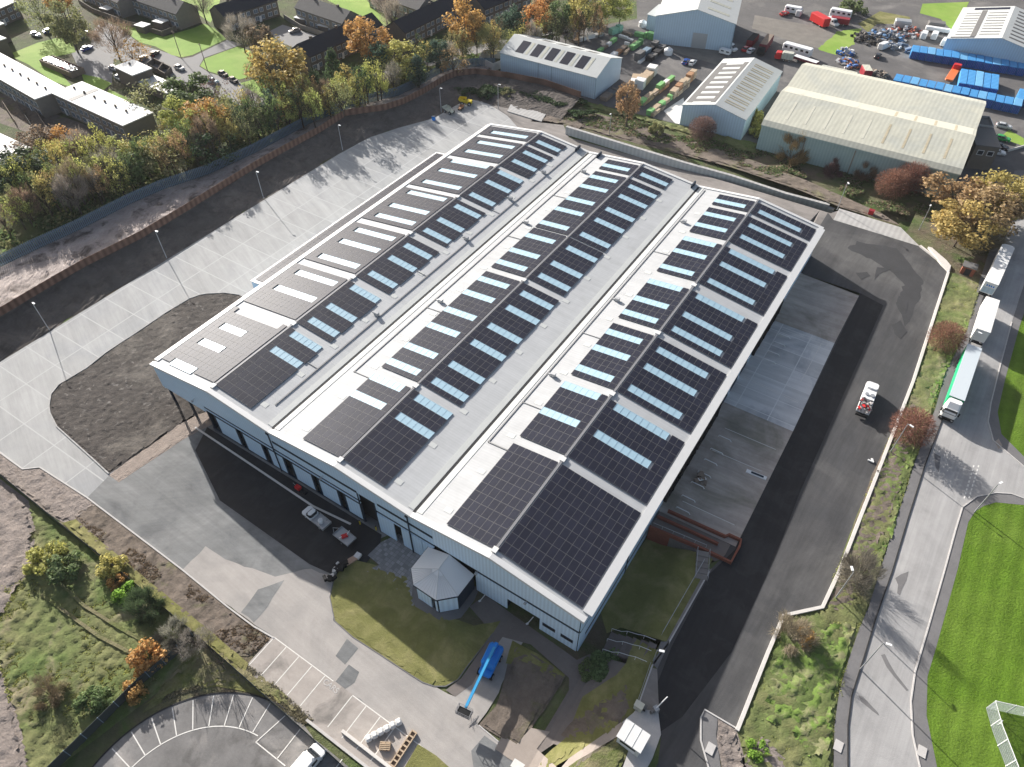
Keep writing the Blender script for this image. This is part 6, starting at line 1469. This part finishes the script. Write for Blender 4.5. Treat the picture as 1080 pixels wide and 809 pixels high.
# small plant machines at the far yard corner
def dumper(label, px, py, m, s=1.0, rz=0):
    q_ = P(px, py, .5); t = thing('site_dumper', label, 'dumper', (q_.x, q_.y, 0), rz)
    loft(MB(), [(.5*s,-1.3*s,.4*s,.6*s),(1.1*s,-1.3*s,.3*s,.6*s)]).build('body', m, t); MB().add([(.3*s,-.8*s,.7*s),(1.7*s,-.8*s,1.0*s),(1.7*s,.8*s,1.0*s),(.3*s,.8*s,.7*s),(.2*s,-.9*s,1.5*s),(2.0*s,-.9*s,1.5*s),(2.0*s,.9*s,1.5*s),(.2*s,.9*s,1.5*s)], [(0,3,2,1),(0,1,5,4),(1,2,6,5),(2,3,7,6),(3,0,4,7)]).build('skip_bowl', m, t)
    wheels(t, (-.8*s, 1.0*s), .85*s, .45*s, .3); MB().tube((-.9*s,-.5*s,1.1*s),(-.9*s,-.5*s,2.2*s),.04).tube((-.9*s,.5*s,1.1*s),(-.9*s,.5*s,2.2*s),.04).tube((-.9*s,-.5*s,2.2*s),(-.9*s,.5*s,2.2*s),.04).build('roll_bar', M['black'], t)
dumper('yellow site dumper at the far corner of the concrete yard', 492.5, 108.5, M['yellow'], 1.25, R(200)); dumper('cream site dumper nearest the street lamp at the far yard corner', 474, 117.5, M['cream'], 1.1, R(170)); dumper('small reddish machine between the two dumpers', 486, 114, MATS['reddish_timber'], .7, R(100))
t = thing('blue_barrel', 'small blue drum on the edge of the soil bank at the far yard corner', 'drum', P(457.5,126.5,0)); MB().tube((0,0,0),(0,0,1.1),.55,n=12).build('drum', M['blue'], t); MB().tube((0,0,1.1),(0,0,1.15),.5,n=12).build('lid', M['darkblue'], t)
# shed at the bottom, cabinets and barrier by the gate
a = P(661,770,2.5); rz = R(-32+33)-R(0)
t = thing('gatehouse', 'small white flat-roofed hut on the pale slabs beside the south gate', 'hut', (*P2(667,779,1.2), 0), R(-3))
t.scale = (.88,.88,.95); MB().box(-1.75,1.75,-1.35,1.35,0,2.25).build('wall', M['white'], t); MB().box(-1.95,1.95,-1.5,1.5,2.26,2.42).build('roof', M['trim'], t)
for x in (-.7,.55): MB().box(x-.03,x+.03,-1.5,1.5,2.42,2.46).build('roof_seam', M['greyroof'], t)
MB().box(-1.3,1.2,-1.40,-1.352,1.2,1.75).build('window', M['glass'], t); MB().box(1.2,1.7,-1.42,-1.352,0,2.0).build('door', M['greyroof'], t)
t = thing('cream_cabinet', 'cream utility cabinet on the brown footway by the gate', 'cabinet', (*P2(673,747), 0), R(0)); MB().box(-.55,.55,-.4,.4,0,1.25).build('body', M['cream'], t); MB().box(-.6,.6,-.45,.45,1.25,1.32).build('lid', M['cream2'], t)
t = thing('brown_cabinet', 'small dark cabinet right beside the cream utility cabinet', 'cabinet', (*P2(679,748), 0), R(0)); MB().box(-.25,.25,-.3,.3,0,.9).build('body', M['interior'], t); MB().box(-.28,.28,-.33,.33,.9,.95).build('lid', M['greystrip'], t)
t = thing('gate_barrier', 'grey barrier post with raised white arm at the edge of the east road', 'barrier', (*P2(691,750), 0), R(60)); MB().box(-.3,.3,-.35,.35,0,1.15).build('cabinet', M['galv'], t); MB().tube((0,0,1.1),(1.3,0,3.4),.07).build('barrier_arm', M['white'], t); MB().box(-.8,-.3,-.15,.15,0,1).build('side_box', M['greystrip'], t)
t = thing('garden_steps', 'stepped path with wavy white handrails below the mossy bank', 'steps', (90.7, 3.6, 0), R(5))
mb = MB()
for k in range(6): mb.box(k*1.1, k*1.1+1.1, -1.6, 1.6, 0, .42+.52*k)
mb.build('tread', M['path'], t); mb = MB()
for y in (-1.7, 0, 1.7):
    pts = [(0,y,1.2),(1.4,y,1.7),(2.2,y,2.6),(3.6,y,3.1),(4.6,y,3.7),(6.2,y,3.95)]
    for a_, b_ in zip(pts[:-1], pts[1:]): mb.tube(a_, b_, .035, n=5)
    for p_ in pts[::2]: mb.tube((p_[0], p_[1], p_[2]-1), p_, .03, n=5)
mb.build('handrail', M['white'], t)
t = thing('footway_railing', 'thin railing along the brown footway beside the mossy bank', 'railing', (0,0,0))
mb = MB(); pts = [P(671,744,0), P(685,703,0)]; pts2 = [P(697,672,0), P(740,597,0)]
for pa, pb in ((pts[0], pts[1]), (pts2[0], pts2[1])):
    n = 8
    for z in (.55, 1.05): mb.tube(pa+Vector((0,0,z)), pb+Vector((0,0,z)), .03, n=5)
    for k in range(n+1): p_ = pa.lerp(pb, k/n); mb.tube(p_, p_+Vector((0,0,1.05)), .03, n=5)
c0 = pts[0].copy(); mb.v = [(v[0]-c0.x, v[1]-c0.y, v[2]) for v in mb.v]; t.location = c0; mb.build('rail', M['galv'], t)
q_ = P(1021.5,284,1.0); t = thing('electricity_cabin', 'little red brick cabin with a grey roof on the verge below the orange trees', 'cabin', (q_.x, q_.y, 0), R(0))
MB().box(-1.3,1.3,-1.0,1.0,0,1.9).build('wall', M['redbrick'], t); MB().box(-1.45,1.45,-1.15,1.15,1.91,2.1).build('roof', M['greystrip'], t); MB().box(-.6,.6,-1.03,-1.001,0,1.6).build('door', M['interior'], t)
t = thing('hydrant_marker', 'red post box on the pale corner slab edge at the top of the east road', 'box', (*P2(918,226), 0)); MB().box(-.6,.6,-.5,.5,0,1.1).build('body', M['red'], t); MB().box(-.65,.65,-.55,.55,1.1,1.2).build('lid', MATS['dark_red'], t)
# mesh-panel fence on the big lawn
def meshfence(label, pts, h=3.0):
    c = pts[0]; t = thing('mesh_fence', label, 'fence', (c[0], c[1], 0)); loc = [Vector((p[0]-c[0], p[1]-c[1], 0)) for p in pts]
    L_ = sum((loc[i+1]-loc[i]).length for i in range(len(loc)-1)); n = max(2, round(L_/2.5)+1); rs = resample(loc, n)
    bars = resample(loc, int(L_/.09)); mb = MB()
    for p in bars: mb.box(p.x-.012, p.x+.012, p.y-.012, p.y+.012, .05, h)
    for z in [.2+k*.35 for k in range(9)]:
        if z < h: mb.strip(loc, .02, z, z+.03)
    mb.build('mesh_panel', M['meshp'], t); mb = MB()
    for p in rs: mb.box(p.x-.05, p.x+.05, p.y-.05, p.y+.05, 0, h+.05)
    mb.strip(loc, .07, h-.03, h+.03); mb.build('post', M['white'], t); return t
c1 = P2(1041,746); c2 = P2(1079,754.5); c3 = P2(1085,730); c4 = P2(1052,790); c5 = P2(1066,830)
meshfence('white steel mesh fence zigzagging over the lawn in the bottom right corner', [(*P2(1084,720),), c2, c1, P2(1048,771), P2(1056,792), P2(1078,850)], 2.6)
t = thing('white_sign_board', 'small bright white board fixed on the mesh fence in the bottom right corner', 'sign', (*P2(1047,768), 1.6), R(70)); MB().box(-.35,.35,-.04,.04,0,.7).build('board', M['white'], t); MB().box(-.3,.3,-.05,-.041,.05,.65).build('board_face', M['trim'], t)
# dark mesh fence and hurdles round the rough field
fence('dark_mesh_fence', 'dark mesh fence running diagonally between the rough field and the round car park', 'fence', [P2(56,815), P2(110,762), P2(150,722), P2(184,694), P2(205,672)], 2.0, M['palis2'], .05, 2.4, M['palis'], 'mesh', .05)
fence('thin_field_fence', 'thin dark wire fence beside the moss strip at the rough field edge', 'fence', [P2(-30,478), P2(0,501), P2(62,552), P2(130,606), P2(205,669), P2(262,719), P2(330,780), P2(365,812)], 1.2, M['palis2'], .03, 2.8, M['interior'], 'wire', .035)
for (a_, b_, lab) in [((20,562),(36,550),'x')][:0]: pass
# posts with shadows in the dry corner
for k, (px, py) in enumerate([(193,694),(208,683),(237,705),(224,689)]):
    q_ = P(px, py, 0); t = thing('bare_sapling', f'{ORD[k]} staked bare sapling from the left in the dry corner by the round car park' , 'sapling', (q_.x, q_.y, 0)); t['group'] = 'staked saplings'
    o = bpy.data.objects.new('trunk', TR['round'][k % 3]); COL.objects.link(o); o.parent = t; o.scale = (4.2,4.2,5)
    MB().tube((.3,0,0),(.3,0,1.4),.05).build('stake', M['oldwood'], t)
# loose items in the bays
t = thing('rubble_bags', 'line of white bulk bags lying across a parking bay', 'bags', (*P2(403,772), 0), R(62)); mb = MB()
for k in range(6): loft(mb, [(.0,-2.3+k*.85,-1.5+k*.85,.4),(.4,-2.3+k*.85,-1.45+k*.85,.45),(.75,-2.1+k*.85,-1.6+k*.85,.25)])
mb.build('bag', M['trim'], t); MB().tube((-2.2,.3,.1),(2.3,.45,.1),.08).build('strap', M['oldwood'], t)
def pallet(label, px, py, rz, n=1, L=1.2, name='wooden_pallet'):
    t = thing(name, label, 'pallet', (*P2(px, py), 0), rz); mb = MB()
    for j in range(n):
        z = j*.16
        for k in range(5): mb.box(-L/2, L/2, -.5+k*.22, -.38+k*.22, z+.11, z+.15)
        for x in (-L/2+.05, 0, L/2-.05): mb.box(x-.05, x+.05, -.5, .5, z, z+.11)
    mb.build('slats', M['wood2'], t); return t
pallet('stack of flat wooden pallets beside the white bulk bags', 406.5, 788, R(30), 4, 1.4)
t = thing('timber_crate_row', 'long pale timber ladder-like frame lying in the last parking bay', 'timber frame', (*P2(424,793), 0), R(92)); mb = MB()
mb.box(-2.8,2.8,-.42,-.28,0,.45).box(-2.8,2.8,.28,.42,0,.45)
for k in range(9): mb.box(-2.8+k*.68,-2.6+k*.68,-.28,.28,.25,.44)
mb.build('frame', M['wood2'], t); MB().box(-2.7,2.7,-.25,.25,.0,.12).build('base', M['oldwood'], t)
t = thing('board_stack', 'pink-brown boards with a white bag at the edge of the mown island', 'boards', (*P2(370,592), 0), R(70)); MB().box(-1.7,1.0,-.45,.45,0,.35).build('boards', mat('pink_board', (.42,.29,.22), .85, var=.1), t); MB().rbox((1.3,0,.35),(.9,.9,.5),rz=.4).build('bag', M['trim'], t)
t = thing('equipment_pile', 'dark jumble of equipment standing in the shade at the front yard edge', 'equipment', (*P2(356,603), 0)); rnd = random.Random(3); mb = MB(); mb2 = MB()
for k in range(16): (mb if k % 3 else mb2).rbox((rnd.uniform(-.6,.6), rnd.uniform(-2.3,1.8), rnd.uniform(.3,.9)), (rnd.uniform(.3,.9), rnd.uniform(.3,.8), rnd.uniform(.3,.8)), rz=rnd.random()*3)
mb.build('dark_equipment', M['black'], t); mb2.build('grey_equipment', M['galv'], t)
t = thing('red_machine', 'small red compactor standing at the loading doors', 'machine', (*P2(315,516), 0), R(0)); MB().box(-.5,.5,-.35,.35,.2,.8).build('engine', M['red'], t); MB().box(-.6,.6,-.4,.4,0,.2).box(.8,1.8,-.3,.3,0,.4).build('plate', M['black'], t); MB().tube((-.4,0,.7),(-1.0,0,1.1),.04).build('handle', M['galv'], t)
for k, (px, py) in enumerate([(380,553),(397,559)]):
    t = thing('yellow_bollard', ['left', 'right'][k]+' yellow bollard at the big dark doorway', 'bollard', (*P2(px, py), 0)); MB().tube((0,0,0),(0,0,1.1),.12,n=10).build('post', M['yellow'], t); MB().tube((0,0,1.1),(0,0,1.16),.12,.05,n=10).build('cap', M['black'], t)
for k, (px, py, rz_) in enumerate([(506,634,R(60)),(556,658,R(60))]):
    t = thing('leaning_post', ['white leaning post beside the reception block side door', 'white leaning post in the recessed doorway near the warehouse corner'][k], 'post', (*P2(px, py), 0), rz_); MB().tube((0,0,0),(1.0,0,1.3),.07,n=8).build('post', M['trim'], t); MB().box(-.2,.2,-.15,.15,0,.08).build('foot', M['trim'], t)
t = thing('boom_debris', 'rails and hoses lying on the earth beside the boom lift basket', 'debris', (*P2(500,760), 0)); mb = MB()
for k in range(7): mb.tube((rnd.uniform(-.8,.5), rnd.uniform(-.9,.9), .1), (rnd.uniform(-.4,1), rnd.uniform(-1.1,1.1), .2), .03, n=5)
mb.build('rail', M['ridge'], t)
t = thing('skip_tray', 'low white concrete barrier along the lower edge of the parking bays', 'barrier', (*P2(398,800), 0), R(0)); MB().box(-6,6,-.2,.2,0,.5).build('barrier', M['whitecon'], t)
for k, (px, py, lab) in enumerate([(884,787,'inspection cover frame on the west pavement at the bottom'), (972,793,'pale cover on the south pavement at the bottom'), (749,790,'pale cover on the bellmouth footway')]):
    o = MB().box(-.5,.5,-.7,.7,0,.07+.02*k).build('inspection_cover', M['kerb']); o.location = (*P2(px, py), .08); tag(o, lab, 'cover')
q_ = P(918,487,0); t = thing('cone_debris', 'pale broken fitting lying on the east tarmac by the kerb wall', 'debris', (q_.x, q_.y, 0)); MB().rbox((0,0,.2),(1.0,.25,.2)).rbox((.2,.3,.2),(.3,.8,.15),rz=.5).build('fitting', M['trim'], t)
t = thing('low_wall', 'low brick wall along the estate side of the small car park', 'wall', (0,0,0)); t.location = P(1063,160,0); MB().strip([(0,0),(9,14)], .25, 0, .7).build('wall', M['whitecon'], t)
# ---- raise everything that stands on the dock yard and its approach to its real level
for o in list(COL.objects):
    if o.parent or o.type in ('CAMERA', 'LIGHT') or o.name.split('.')[0] in ('warehouse','lean_to','reception_block','garden_steps','brick_ramp','ground'): continue
    if o.type == 'MESH' and abs(o.location.x)+abs(o.location.y) < 1e-6:
        for v in o.data.vertices:
            if v.co.x > 30 and -400 < v.co.y < 173:
                x, y, h = lift(v.co.x, v.co.y); v.co.x = x; v.co.y = y; v.co.z += h
    elif o.location.x > 30 and -400 < o.location.y < 173:
        if o.name.startswith('retaining_wall'):
            for c_ in o.children:
                for v in c_.data.vertices:
                    x, y, h = lift(v.co.x+o.location.x, v.co.y+o.location.y); v.co.x = x-o.location.x; v.co.y = y-o.location.y; v.co.z += h
            continue
        x, y, h = lift(o.location.x, o.location.y); o.location.x = x; o.location.y = y; o.location.z += h
bpy.context.view_layer.update()

# ---- thin autumn haze over the whole place
hz = MB().box(-900, 1100, -700, 1200, -1.2, 108).build('haze', [])
hm = bpy.data.materials.new('haze_air'); hm.use_nodes = True; n_ = hm.node_tree.nodes; n_.remove(n_['Principled BSDF'])
pv = n_.new('ShaderNodeVolumePrincipled'); pv.inputs['Color'].default_value = (.93, .95, 1, 1); pv.inputs['Density'].default_value = .00006; pv.inputs['Anisotropy'].default_value = 0
hm.node_tree.links.new(pv.outputs[0], n_['Material Output'].inputs['Volume']); hz.data.materials.append(hm); hz['kind'] = 'stuff'; hz['label'] = 'thin pale haze in the air over the whole place'; hz['category'] = 'haze'
